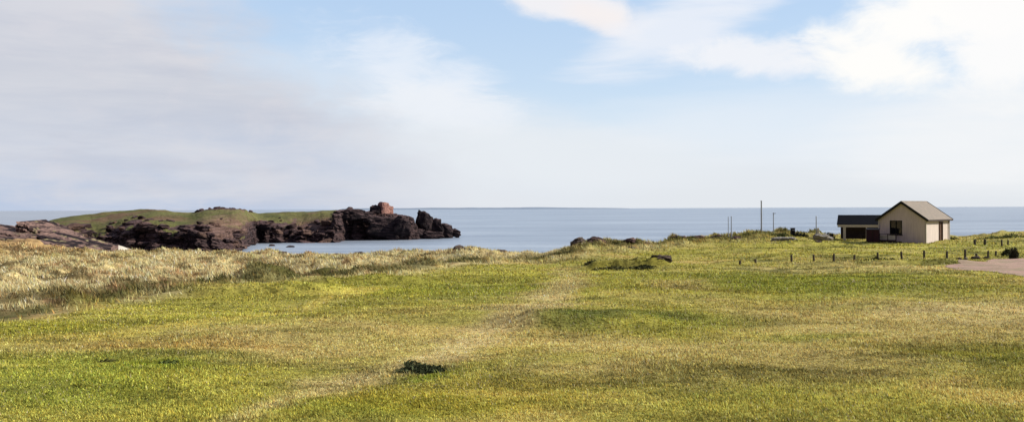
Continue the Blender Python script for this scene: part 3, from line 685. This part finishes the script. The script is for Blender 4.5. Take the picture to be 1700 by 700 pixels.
# ------------------------------------------------------------------ far land on the horizon
def far_land(px0, px1, D, hpx, name, label):
    n = 80; V = []; xs = np.linspace(px0, px1, n)
    for k, (dd_, zf) in enumerate(((0, 0), (400, 0.8), (900, 1), (1800, 0))):
        for x_ in xs:
            t = (x_-px0)/(px1-px0); h = hpx/F*D*min(1, (1-t)*3.2)**0.7*(0.7+0.3*float(fbm(np.array([x_]), np.array([k*5.0]), 40, 4, 2)[0]))
            V.append(((x_-CX)/F*D, D+dd_, -3+(h+13)*zf))
    i_, j_ = np.meshgrid(np.arange(3), np.arange(n-1), indexing='ij')
    f = np.stack([i_*n+j_, i_*n+j_+1, (i_+1)*n+j_+1, (i_+1)*n+j_], -1).reshape(-1, 4)
    o = np_mesh(name, np.array(V), f, M_far, True); tag(o, label, kind='structure')
M_far = mat_simple('hazed_far_shore', (0.21, 0.26, 0.34), (0.19, 0.24, 0.32), 0.002, 0.95, 0)  # distance haze painted into the blue-grey base colour
far_land(560, 1048, 14000, 2.9, 'hills', 'low far shore along the horizon')

# ------------------------------------------------------------------ grass blades
def blades(name, n_, dmin, dmax, h0, hgrow, w0, wgrow, pxlo, pxhi, mat, zone, powd, label, seed, lean=0.5, per=3, spread=0.05):
    r_ = np.random.default_rng(seed)
    u = r_.random(n_); e = 1-powd; D = (dmin**e+u*(dmax**e-dmin**e))**(1/e)
    px = r_.uniform(pxlo, pxhi, n_); x = (px-CX)/F*D; y = D
    if zone == 'field': keep = (dune_w(np.clip(px, -390, 2090), D, x, y) < 0.5) & ~in_gravel(x, y)
    else: keep = (dune_w(np.clip(px, -390, 2090), D, x, y) > r_.uniform(0.25, 0.9, n_)) & (fbm(x, y, 3.0, 3, 5)+0.15*r_.normal(size=n_) > -0.16) & (fbm(x*0.45, y, 2.6, 4, 1) < r_.uniform(0.1, 0.6, n_))
    x, y, D, px = x[keep], y[keep], D[keep], px[keep]; n = len(x)
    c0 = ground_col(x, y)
    x = np.repeat(x, per)+r_.normal(0, spread, n*per)*np.repeat(D/20, per)**0.7; y = np.repeat(y, per)+r_.normal(0, spread, n*per)*np.repeat(D/20, per)**0.7
    Dr = np.repeat(D, per); c0 = np.repeat(c0, per, 0); n = n*per
    z = hfield(x, y)-0.01
    patch = 1+0.5*fbm(x, y, 2.5, 3, 2)
    h = (h0+hgrow*Dr)*r_.uniform(0.5, 1.35, n)*np.clip(patch, 0.4, 1.6); wd = (w0+wgrow*Dr)*r_.uniform(0.6, 1.4, n)
    th = r_.uniform(0, 2*np.pi, n); ln = lean*h*r_.uniform(0.1, 1.2, n); la = r_.normal(2.6, 1.1, n)
    V = np.zeros((n, 3, 3)); dx = np.cos(th)*wd/2; dy = np.sin(th)*wd/2
    V[:, 0] = np.stack([x-dx, y-dy, z], -1); V[:, 1] = np.stack([x+dx, y+dy, z], -1)
    V[:, 2] = np.stack([x+np.cos(la)*ln, y+np.sin(la)*ln, z+h], -1)
    br = np.exp(r_.normal(0, 0.36, n))*np.repeat(np.exp(r_.normal(0, 0.22, n//per)), per); hue = r_.normal(0, 0.10, n)
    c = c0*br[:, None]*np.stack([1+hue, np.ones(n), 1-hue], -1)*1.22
    if zone == 'field':
        sp = (r_.random(n) < 0.04*np.clip(1+1.5*fbm(x, y, 4, 2, 1), 0, 2.5)); c[sp] = np.array([0.60, 0.53, 0.33])*r_.uniform(0.6, 1.1, (sp.sum(), 1))
    else:
        dk = r_.random(n) < 0.10; c[dk] *= 0.45
    c = np.clip(c, 0.01, 0.8)
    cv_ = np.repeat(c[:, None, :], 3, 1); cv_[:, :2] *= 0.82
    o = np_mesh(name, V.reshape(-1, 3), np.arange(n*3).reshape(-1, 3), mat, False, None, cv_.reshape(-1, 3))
    tag(o, label, 'grass', kind='stuff'); return o
blades('grass', 200000, 9.5, 60, 0.022, 0.0012, 0.010, 0.0013, -350, 2050, M_blade, 'field', 1.6, 'short yellow green turf with pale seed heads and specks over the field', 21, per=3)
blades('weed_tufts', 4200, 9.5, 75, 0.055, 0.0012, 0.008, 0.0010, -350, 2050, M_blade, 'field', 1.7, 'sparse taller weeds and seed stems standing above the short turf', 29, per=9, spread=0.05, lean=0.8)
blades('meadow_grass', 60000, 40, 150, 0.045, 0.0009, 0.03, 0.0012, -300, 2000, M_blade, 'field', 1.02, 'taller rough green grass of the far field towards the building', 22, per=3, spread=0.08)
blades('dune_grass', 150000, 24, 158, 0.20, 0.0010, 0.014, 0.0009, -350, 1500, M_marram, 'dune', 0.4, 'straw coloured dune grass in tufts between field and shore', 23, lean=0.9, per=4, spread=0.10)

# ------------------------------------------------------------------ dark hollow plants, bushes
M_leaf = mat_blade('dark_leaves', 0.2)
def bush(name, c, dims, n_, colr, label, cat, group=None, seed=1, leaf=0.12):
    r_ = np.random.default_rng(seed); root = empty(name, c); tag(root, label, cat, group)
    th = r_.uniform(0, 2*np.pi, n_); rr_ = r_.random(n_)**0.45; zz = r_.random(n_)
    lump = 1+0.35*np.sin(3*th+seed)+0.2*np.sin(5*th+2*seed)
    x = np.cos(th)*rr_*dims[0]/2*lump; y = np.sin(th)*rr_*dims[1]/2*lump; z = zz*dims[2]*np.sqrt(np.clip(1-rr_**2*0.85, 0, 1))*(0.8+0.3*np.sin(2*th+seed))
    V = np.zeros((n_, 3, 3)); P = np.stack([x, y, z], -1)
    for k in range(3): V[:, k] = P+r_.normal(0, leaf, (n_, 3))
    c_ = np.array(colr)*np.exp(r_.normal(0, 0.55, (n_, 1)))
    np_mesh('foliage', V.reshape(-1, 3), np.arange(n_*3).reshape(-1, 3), M_leaf, False, root, np.repeat(c_[:, None], 3, 1).reshape(-1, 3))
    mb = MB()
    for k in range(7):
        a_ = k*0.9+seed; mb.bar((0, 0, -0.05), (math.cos(a_)*dims[0]*0.3, math.sin(a_)*dims[1]*0.3, dims[2]*0.6), 0.02+0.01*dims[2], 0.006, 5)
    mb.build('stem', M_wood, root); return root
def gpt(px, py):
    q = ground_at(px, py); q.z = float(hfield(np.array([q.x]), np.array([q.y]))[0]); return q
p = gpt(695, 606); bush('rush_clump', p, (0.98, 1.7, 0.10), 2600, (0.045, 0.054, 0.027), 'dark green clump of low plants filling the round hollow by the trail', 'plant', seed=2, leaf=0.035)
p = gpt(272, 604); bush('rush_clump', p, (0.5, 0.9, 0.07), 420, (0.08, 0.10, 0.03), 'small dark green tuft in the lower left field', 'plant', seed=3, leaf=0.03)
p = gpt(180, 592); bush('rush_clump', p, (0.45, 0.3, 0.08), 350, (0.09, 0.09, 0.03), 'faint brownish tuft left of the small dark tuft', 'plant', seed=4, leaf=0.03)
def ridge(px, D, py):
    q = W(px, py, D); return q
gb = 'bushes around the car park and building'
for k, (px, py, D, wpx, hpx, colr, lab) in enumerate([
  (1672, 407, 84, 12, 11, (0.07, 0.08, 0.035), 'dark bush behind the fence corner, left of two beside the gravel'),
  (1682, 418, 78, 9, 17, (0.08, 0.085, 0.05), 'dark bush standing at the gravel edge near the right of the photo'),
  (1581, 391, 122, 18, 8, (0.03, 0.04, 0.02), 'very dark low bush at the right rear corner of the pale house'),
  (1680, 395, 120, 60, 9, (0.10, 0.11, 0.04), 'long low olive bush on the rise at the right edge'),
  (1648, 396, 122, 36, 7, (0.10, 0.115, 0.045), 'low olive bush between the house and the right edge'),
  (1290, 391, 128, 66, 7, (0.07, 0.09, 0.03), 'low green bush on the crest below the tall pole'),
  (1327, 391, 127, 20, 8, (0.04, 0.045, 0.03), 'dark bush beside the low box shaped bin on the crest'),
  (1376, 392, 126, 14, 8, (0.03, 0.03, 0.02), 'small dark bush left of the open shelter'),
  (985, 437, 69, 22, 5, (0.08, 0.08, 0.035), 'dark low bush at the left end of the shaded bank in the middle field'),
  (1018, 445, 66, 52, 4, (0.075, 0.075, 0.034), 'spreading dark bush along the foot of the shaded bank left of the boulder'),
  (1068, 445, 66, 36, 5, (0.055, 0.058, 0.026), 'dark low bush touching the boulder on its left side'),
  (1460, 437, 74, 40, 5, (0.02, 0.025, 0.014), 'flat black looking bush in the fence line below the house'),
  ]):
    q = W(px, py, D); q.z = float(hfield(np.array([q.x]), np.array([q.y]))[0])-0.05
    bush('bush', q, (wpx/F*D, min(2.5, wpx/F*D), hpx/F*D*1.15), 1100, colr, lab, 'bush', gb, seed=40+k, leaf=0.09)

# boulders near by
gbr = 'boulders on the near shore and field'
for k, (px, t, b, wpx, D, dep, mt_, lab, dip) in enumerate([
  (1100, 439.5, 450, 36, 68, 1.1, M_brock, 'dark rounded boulder in the shaded bank of the middle field', 0.1),
  (962, 401, 415, 32, 117, 3.0, M_brock, 'black rock with square end where the near shore meets the bay', -0.2),
  (990, 396, 408, 34, 118, 3.0, M_slab, 'brown rock right beside the black shore rock', 0.1),
  (1046, 402, 408, 22, 121, 2.0, M_slab, 'low brown rock set in pale grass on the shore crest', 0.0),
  (1072, 405, 413, 22, 116, 2.0, M_slab, 'reddish rock with a dark side half buried in pale dune grass', 0.1),
  (1050, 411, 416, 18, 108, 1.6, M_brock, 'small dark rock below the brown ones on the dune slope', 0.0),
  (1130, 390, 397, 34, 134, 2.4, M_slab, 'long pinkish rock on the crest left of the poles', 0.05),
  (1160, 389, 395, 30, 136, 2.4, M_slab, 'pinkish rock with flat top on the crest, next to the long one', 0.0),
  (1190, 389, 397, 24, 138, 2.4, M_slab, 'brown pink rock on the crest just left of the thin grey poles', 0.0),
  (1228, 391, 398, 40, 130, 2.2, M_slab, 'broad brown rock below the thin grey poles', 0.0),
  (1282, 403.5, 408, 20, 104, 1.2, M_brock, 'dark low rock lying in the grass below the tall pole', 0.0),
  (1358, 404, 408, 12, 104, 1.0, M_brock, 'small dark rock in the grass below the pale boulder', 0.0),
  (1366, 389, 399, 34, 118, 1.6, M_prock, 'pale boulder left of the open shelter', 0.0),
  (1302, 394, 400, 52, 116, 1.4, M_prock, 'long low pale rock in the grass right of the tall pole', 0.0),
  (762, 406, 413, 24, 119, 2.0, M_brock, 'dark rock at the left end of the shore mound', 0.0),
  (832, 413, 417, 22, 119, 2.0, M_brock, 'flat dark rock at the water gap in the shore crest', 0.0),
  (704, 415, 420, 46, 122, 2.0, M_brock, 'long low dark rock on the shore left of the mound', 0.0),
  (632, 416, 422, 34, 126, 2.0, M_brock, 'low dark rock on the shore edge below the sea rocks', 0.0),
  (595, 417, 422, 24, 128, 2.0, M_brock, 'smaller low dark rock left of its neighbour on the shore edge', 0.0),
  (468, 416, 420, 16, 136, 2.0, M_brock, 'tiny dark rock at the left end of the visible bay shore', 0.0),
  (1592, 430.5, 436, 12, 76, .5, M_brock, 'dark brown stone at the car park edge, leftmost of the four', 0.0),
  (1603, 431, 435, 7, 76, .4, M_prock, 'small whitish stone at the car park edge', 0.0),
  (1620, 428, 435, 18, 77, .6, M_brock, 'reddish brown stone at the car park edge beside the whitish stone', 0.0),
  (1636, 427, 433, 12, 78, .6, M_brock, 'dark stone at the car park edge, rightmost of the four', 0.0),
  ]):
    q = W(px, b, D); gz_ = float(hfield(np.array([q.x]), np.array([q.y]))[0])
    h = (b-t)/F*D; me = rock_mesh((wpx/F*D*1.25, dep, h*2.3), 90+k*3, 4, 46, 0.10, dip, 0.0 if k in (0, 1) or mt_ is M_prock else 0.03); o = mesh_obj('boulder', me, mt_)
    o.location = (q.x, q.y, max(gz_-h*0.1, q.z-0.05*h)+(0.0*h if k == 0 else 0.35*h if mt_ is M_prock else 0)); tag(o, lab, 'boulder', gbr)

# ------------------------------------------------------------------ building
def mat_boards(name, c, c2, axis_scale=7.0):
    mt, q, b, o = new_mat(name); tcn = q.node('ShaderNodeTexCoord').outputs['Object']
    wv = q.node('ShaderNodeTexWave', wave_type='BANDS', bands_direction='DIAGONAL'); 
    sx = q.node('ShaderNodeSeparateXYZ'); q.link(tcn, sx.inputs[0])
    s_ = q.m('FRACT', q.mul(q.add(sx.outputs[0], sx.outputs[1]), axis_scale)); gap = q.smooth(s_, 0.0, 0.1)
    nz = q.noise(q.mapping(tcn, scale=(6, 6, 0.6)), 1.0, 5, 0.6); big = q.noise(tcn, 0.6, 4, 0.6)
    cc_ = q.mix(q.smooth(nz, 0.3, 0.7), c, c2); cc_ = q.mix(q.mul(q.smooth(big, 0.4, 0.7), 0.4), cc_, tuple(x*0.7 for x in c))
    cc_ = q.mix(q.m('SUBTRACT', 1.0, gap), cc_, tuple(x*0.45 for x in c))
    q.put(b.inputs['Base Color'], cc_); bn = q.node('ShaderNodeBump'); bn.inputs['Strength'].default_value = 0.6; bn.inputs['Distance'].default_value = 0.02
    q.link(gap, bn.inputs['Height']); q.link(bn.outputs[0], b.inputs['Normal']); return mt
def mat_slate(name, c, c2):
    mt, q, b, o = new_mat(name); tcn = q.node('ShaderNodeTexCoord').outputs['Object']
    br = q.node('ShaderNodeTexBrick'); q.link(q.mapping(tcn, scale=(1, 1, 1), rot=(0, 0, R(90))), br.inputs[0])
    br.inputs['Scale'].default_value = 3.0; q.put(br.inputs['Color1'], c); q.put(br.inputs['Color2'], c2); q.put(br.inputs['Mortar'], tuple(x*0.6 for x in c)); br.inputs['Mortar Size'].default_value = 0.02
    br.inputs['Brick Width'].default_value = 0.9; br.inputs['Row Height'].default_value = 0.6
    q.put(b.inputs['Base Color'], q.mix(q.mul(q.smooth(q.noise(tcn, 1.5, 5, 0.6), 0.35, 0.7), 0.5), br.outputs[0], tuple(x*0.8 for x in c))); b.inputs['Roughness'].default_value = 0.7
    return mt
M_wall = mat_boards('cream_boarding', (0.70, 0.61, 0.56), (0.58, 0.50, 0.46), 6)
M_slate = mat_slate('grey_brown_slate', (0.25, 0.20, 0.155), (0.18, 0.15, 0.12))
M_black = mat_simple('black_bargeboard', (0.012, 0.014, 0.012), None, 4, 0.6, 0.1)
M_brown = mat_simple('brown_door_wood', (0.11, 0.052, 0.028), (0.08, 0.04, 0.022), 5, 0.6, 0.2, 20, (6, 6, 1), True)
M_maroon = mat_boards('dark_maroon_boards', (0.045, 0.018, 0.028), (0.035, 0.014, 0.02), 6)
M_rail = mat_simple('dark_rail_wood', (0.05, 0.035, 0.035), None, 6, 0.8, 0.2)
M_pale = mat_simple('pale_paint', (0.55, 0.52, 0.45), (0.48, 0.45, 0.39), 4, 0.7, 0.1)
M_navy = mat_simple('dark_felt_roof', (0.006, 0.007, 0.012), (0.008, 0.009, 0.013), 1.5, 1.0, 0.1)
M_navy.node_tree.nodes['Principled BSDF'].inputs['Specular IOR Level'].default_value = 0.05
M_steel = mat_simple('grey_galvanised_steel', (0.34, 0.36, 0.39), None, 4, 0.5, 0)
mg, q_, b_, o_ = new_mat('dark_window_glass'); b_.inputs['Base Color'].default_value = (0.01, 0.011, 0.014, 1); b_.inputs['Roughness'].default_value = 0.08; b_.inputs['Specular IOR Level'].default_value = 0.5
M_glass = mg

BD = 112.0
base_c = W(1497.5, 402, BD)                     # middle of the gable's foot
H = empty('house', base_c, -R(46))              # local +y runs front to back
tag(H, 'small pale boarded house with pitched grey roof and brown side door', 'house')
Wd, L, EH, RH = 5.85, 7.6, 2.95, 5.0; wt = 0.18
op = (-1.55, 0.0, 0.95, 2.75)                   # gable opening x0,x1,z0,z1
dr = (4.2, 5.3, 0.0, 2.5)                       # side door y0,y1
wb = MB(); hw = Wd/2
wb.prism([(-hw, 0, -0.8), (op[0], 0, -0.8), (op[0], 0, EH+(hw+op[0])*(RH-EH)/hw), (-hw, 0, EH)], (0, wt, 0))
wb.prism([(op[1], 0, -0.8), (hw, 0, -0.8), (hw, 0, EH), (op[1], 0, RH)], (0, wt, 0))
wb.prism([(op[0], 0, -0.8), (op[1], 0, -0.8), (op[1], 0, op[2]), (op[0], 0, op[2])], (0, wt, 0))
wb.prism([(op[0], 0, op[3]), (op[1], 0, op[3]), (op[1], 0, RH), (op[0], 0, EH+(hw+op[0])*(RH-EH)/hw)], (0, wt, 0))
wb.prism([(-hw, L, -0.8), (hw, L, -0.8), (hw, L, EH), (0, L, RH), (-hw, L, EH)], (0, -wt, 0))
wb.box((-hw+wt/2, L/2, EH/2-0.4), (wt, L-2*wt, EH+0.8))
for y0, y1, z0, z1 in ((wt, dr[0], -0.8, EH), (dr[1], L-wt, -0.8, EH), (dr[0], dr[1], dr[3], EH), (dr[0], dr[1], -0.8, dr[2])):
    wb.box((hw-wt/2, (y0+y1)/2, (z0+z1)/2), (wt, y1-y0, z1-z0))
wb.build('wall', M_wall, H)
sl_ = math.hypot(hw, RH-EH); an = math.atan2(RH-EH, hw); ov = 0.38
rf = MB()
for s_ in (-1, 1):
    ln_ = sl_+ov; mx_ = s_*(ln_/2)*math.cos(an); mz_ = RH-(ln_/2)*math.sin(an)
    rf.box((mx_+s_*0.05*math.sin(an), L/2, mz_+0.09), (ln_, L+0.5, 0.1), 0, 0, 0, s_*an)
roof = rf.build('roof', M_slate, H)
MB().bar((0, -0.26, RH+0.13), (0, L+0.26, RH+0.13), 0.10).build('ridge_cap', M_slate, roof)
for yy in (-0.29, L+0.29):
    for s_ in (-1, 1):
        ln_ = sl_+ov+0.04; mb = MB(); mb.box((s_*(ln_/2)*math.cos(an), yy, RH-(ln_/2)*math.sin(an)+0.05), (ln_, 0.07, 0.30), 0, 0, 0, s_*an); mb.build('bargeboard', M_black, roof)
for s_ in (-1, 1):
    ex = s_*(sl_+ov+0.06)*math.cos(an); ez = RH-(sl_+ov)*math.sin(an)
    MB().box((ex, L/2, ez+0.02), (0.12, L+0.5, 0.15)).build('gutter', M_rail, H)
wn = MB(); 
for bx_ in ((op[0]+.05, .1), (op[1]-.05, .1), ((op[0]+op[1])/2, .07)): wn.box((bx_[0], wt/2-0.05, (op[2]+op[3])/2), (bx_[1], 0.1, op[3]-op[2]))
wn.box(((op[0]+op[1])/2, wt/2-0.052, op[3]-.05), (op[1]-op[0]-0.2, 0.09, .1)); wn.box(((op[0]+op[1])/2, wt/2-0.052, op[2]+.05), (op[1]-op[0]-0.2, 0.09, .1))
win = wn.build('window', M_black, H)
MB().box(((op[0]+op[1])/2, wt/2+0.03, (op[2]+op[3])/2), (op[1]-op[0], 0.03, op[3]-op[2])).build('pane', M_glass, win)
MB().box(((op[0]+op[1])/2, -0.06, op[2]-0.04), (op[1]-op[0]+0.2, 0.14, 0.07)).build('sill', M_rail, win)
dd2 = MB(); dd2.box((hw-0.06, (dr[0]+dr[1])/2, (dr[2]+dr[3])/2), (0.06, dr[1]-dr[0]-0.16, dr[3]-0.1), 0, 0.01)
for k in range(4): dd2.box((hw-0.025, dr[0]+0.2+0.235*k, (dr[2]+dr[3])/2), (0.015, 0.02, dr[3]-0.2))
door = dd2.build('door', M_brown, H)
fr = MB(); fr.box((hw, dr[0]+0.04, dr[3]/2), (0.2, 0.09, dr[3])); fr.box((hw, dr[1]-0.04, dr[3]/2), (0.2, 0.09, dr[3])); fr.box((hw, (dr[0]+dr[1])/2, dr[3]+0.04), (0.2, dr[1]-dr[0]+0.1, 0.1)); fr.build('door_frame', M_brown, door)
MB().bar((hw+0.0, dr[0]+0.22, 1.05), (hw+0.06, dr[0]+0.22, 1.05), 0.025).bar((hw+0.055, dr[0]+0.20, 1.05), (hw+0.055, dr[0]+0.34, 1.05), 0.015).build('handle', M_steel, door)
for xx, yy in ((hw+0.012, -0.012), (hw+0.012, L+0.012), (-hw-0.012, -0.012)):
    MB().box((xx, yy, EH/2-0.4), (0.14, 0.14, EH+0.7)).build('corner_board', M_pale, H)
MB().bar((hw+0.1, L-0.35, -0.3), (hw+0.1, L-0.35, EH-0.1), 0.045).build('downpipe', M_rail, H)
# deck and rail in front of the gable
dk = MB(); dk.box((-1.6, -0.95, 0.05), (3.2, 1.75, 0.12))
for k in range(4): dk.box((-3.1+k*1.0, -1.75, -0.35), (0.12, 0.12, 0.7))
dk.box((-1.6, -1.83, 0.08), (3.3, 0.05, 0.5))
deck = dk.build('deck', M_rail, H)
for k in range(4): MB().box((-3.12+k*1.03, -1.77, 0.55), (0.09, 0.09, 1.0)).build('rail_post', M_rail, deck)
MB().box((-1.57, -1.77, 1.07), (3.3, 0.12, 0.06)).build('handrail', M_rail, deck)
MB().box((-1.57, -1.79, 0.66), (2.9, 0.03, 0.5)).build('rail_panel', M_pale, deck)
# dark lean-to / bin store at the left end
st0 = W(1449, 403, 112); S = empty('bin_store', st0, -R(46)+R(20)); tag(S, 'dark maroon boarded bin store against the left corner of the pale house', 'bin store')
MB().box((0, 0, 0.75), (1.5, 1.2, 1.9), 0, 0.02).build('box', M_maroon, S)
lid = MB(); lid.box((0, 0, 1.75), (1.62, 1.34, 0.08), 0, 0.01, R(6)); lid.build('lid', M_rail, S)
MB().box((0, -0.62, 0.8), (0.03, 0.03, 1.6)).build('door_seam', M_black, S)
# open shelter with dark roof
sh = W(1427, 394, 123); SH = empty('open_shelter', sh, -R(24)); tag(SH, 'low open shelter with a black roof and pale posts left of the house', 'shelter')
mb = MB(); mb.box((0, 0.9, 2.42), (5.9, 2.9, 0.12), 0, 0, R(26), 0); mb.build('roof', M_navy, SH)
MB().box((0, -0.42, 1.60), (5.7, 0.1, 0.34)).build('fascia', M_pale, SH)
for xx in (-1.95, 0.9, 2.7): MB().box((xx, -0.36, 0.55), (0.34 if xx < 0 else 0.16, 0.16, 1.8)).build('post', M_pale, SH)
MB().box((0.1, 2.0, 1.2), (5.4, 0.12, 2.9)).build('back_wall', M_rail, SH)
MB().box((1.0, 0.9, 0.35), (2.4, 0.5, 0.12)).box((0.1, 0.9, 0.1), (0.1, 0.4, 0.6)).box((1.9, 0.9, 0.1), (0.1, 0.4, 0.6)).build('bench', M_rail, SH)

# ------------------------------------------------------------------ poles, posts
def pole(px, ptop, pbase, D, rad, label, head):
    q = W(px, pbase, D); top = (pbase-ptop)/F*D; q.z = min(q.z, float(hfield(np.array([q.x]), np.array([q.y]))[0])+0.3)
    root = empty('pole', q); tag(root, label, 'pole', 'thin poles on the crest')
    MB().bar((0, 0, -0.6), (0, 0, top), rad, rad*0.75).build('shaft', M_steel, root)
    MB().bar((0, 0, -0.3), (0, 0, 0.25), rad*1.8).build('base_collar', M_steel, root)
    if head == 'cap': MB().bar((0, 0, top), (0, 0, top+0.12), rad*1.5, rad*0.6).build('finial', M_steel, root)
    if head == 'arm': MB().box((0.12, 0, top-0.1), (0.45, 0.12, 0.1)).build('crossarm', M_steel, root)
pole(1264, 334, 388, 142, 0.13, 'tallest grey pole on the crest, reaching above the horizon', 'cap')
pole(1214, 354, 386, 140, 0.08, 'short grey pole left of the tallest, right one of a close pair', 'cap')
pole(1209, 355, 386, 141, 0.06, 'thinnest pole, left one of the close pair', 'cap')
pole(1284, 353, 386, 140, 0.08, 'short grey pole just right of the tallest pole', 'arm')
pole(1355, 356, 386, 140, 0.09, 'thin pale pole between the dark bin and the open shelter', 'cap')
q = W(1316, 391, 128); BN = empty('litter_bin', (q.x, q.y, q.z)); tag(BN, 'dark squat bin on a post on the crest left of the shelter', 'bin')
MB().box((0, 0, 0.55), (0.55, 0.5, 0.95), 0, 0.04).build('body', M_black, BN); MB().box((0, 0, 1.08), (0.62, 0.56, 0.1), 0, 0.03).build('lid', M_rail, BN); MB().box((0, -0.26, 0.82), (0.34, 0.02, 0.16)).build('slot', M_steel, BN)
q = W(1358, 385, 140); MK = empty('marker_post', q); tag(MK, 'tiny white post at the foot of the thin pale pole', 'marker post')
MB().box((0, 0, 0.2), (0.28, 0.2, 0.9), 0, 0.02).build('post', M_pale, MK)

proto = None
plist = [(1228, 440, 8, 'short brown stub, first post at the left end of the row below the poles'), (1254, 438, 8, 'small brown post, second from the left end of the row'),
 (1314, 437, 14, 'thin dark post, third in the row, after a wide gap'), (1351, 435, 13, 'slim dark post fourth along the row, below the marker post'),
 (1384, 439, 14, 'brownish post fifth along the row, short of the shelter'), (1418, 436, 14, 'dark post below the left end of the open shelter'),
 (1457, 432, 12, 'faint grey green post rising behind the flat black bush'), (1497, 434, 14, 'slim post directly below the window of the house'),
 (1534, 436, 15, 'dark post directly below the right front corner of the house'), (1572, 433, 14, 'dark post just right of the house, before the stones'),
 (1602, 431, 15, 'post behind the small whitish stone at the car park'), (1621, 428, 10, 'short post behind the reddish brown stone'),
 (1640, 426, 13, 'dark post where the fence turns at the gravel edge'), (1653, 423, 9, 'short dark post right after the fence turns'),
 (1618, 406, 10, 'thick short post far back on the green, left of the rear pair'), (1635, 406, 11, 'darker thick short post far back on the green, right of the rear pair'),
 (1663, 408, 12, 'rear post at the left of the dark bush by the right edge'), (1673, 406, 10, 'rear post hidden among the dark bushes at the right edge')]
for k, (px, b, hpx, lab) in enumerate(plist):
    q = gpt(px, b); D = q.y; h = hpx/F*D; q.z -= 0.02
    if k == 0:
        proto = empty('fence_post', q)
        mb = MB(); mb.bar((0, 0, -0.3), (0, 0, 0.96), 0.075, 0.068, 9); mb.build('shaft', M_wood, proto)
        MB().bar((0, 0, 0.96), (0, 0, 1.0), 0.072, 0.03, 9).build('weathered_top', M_rail, proto)
        c = proto
    else: c = copy_tree(proto)
    wdx = 2.0 if k in (14, 15) else 1.3
    c.location = q; c.scale = (wdx, wdx, h); c.rotation_euler = (random.uniform(-.07, .07), random.uniform(-.07, .07), random.uniform(0, 6))
    tag(c, lab, 'fence post', 'wooden posts fencing the car park')
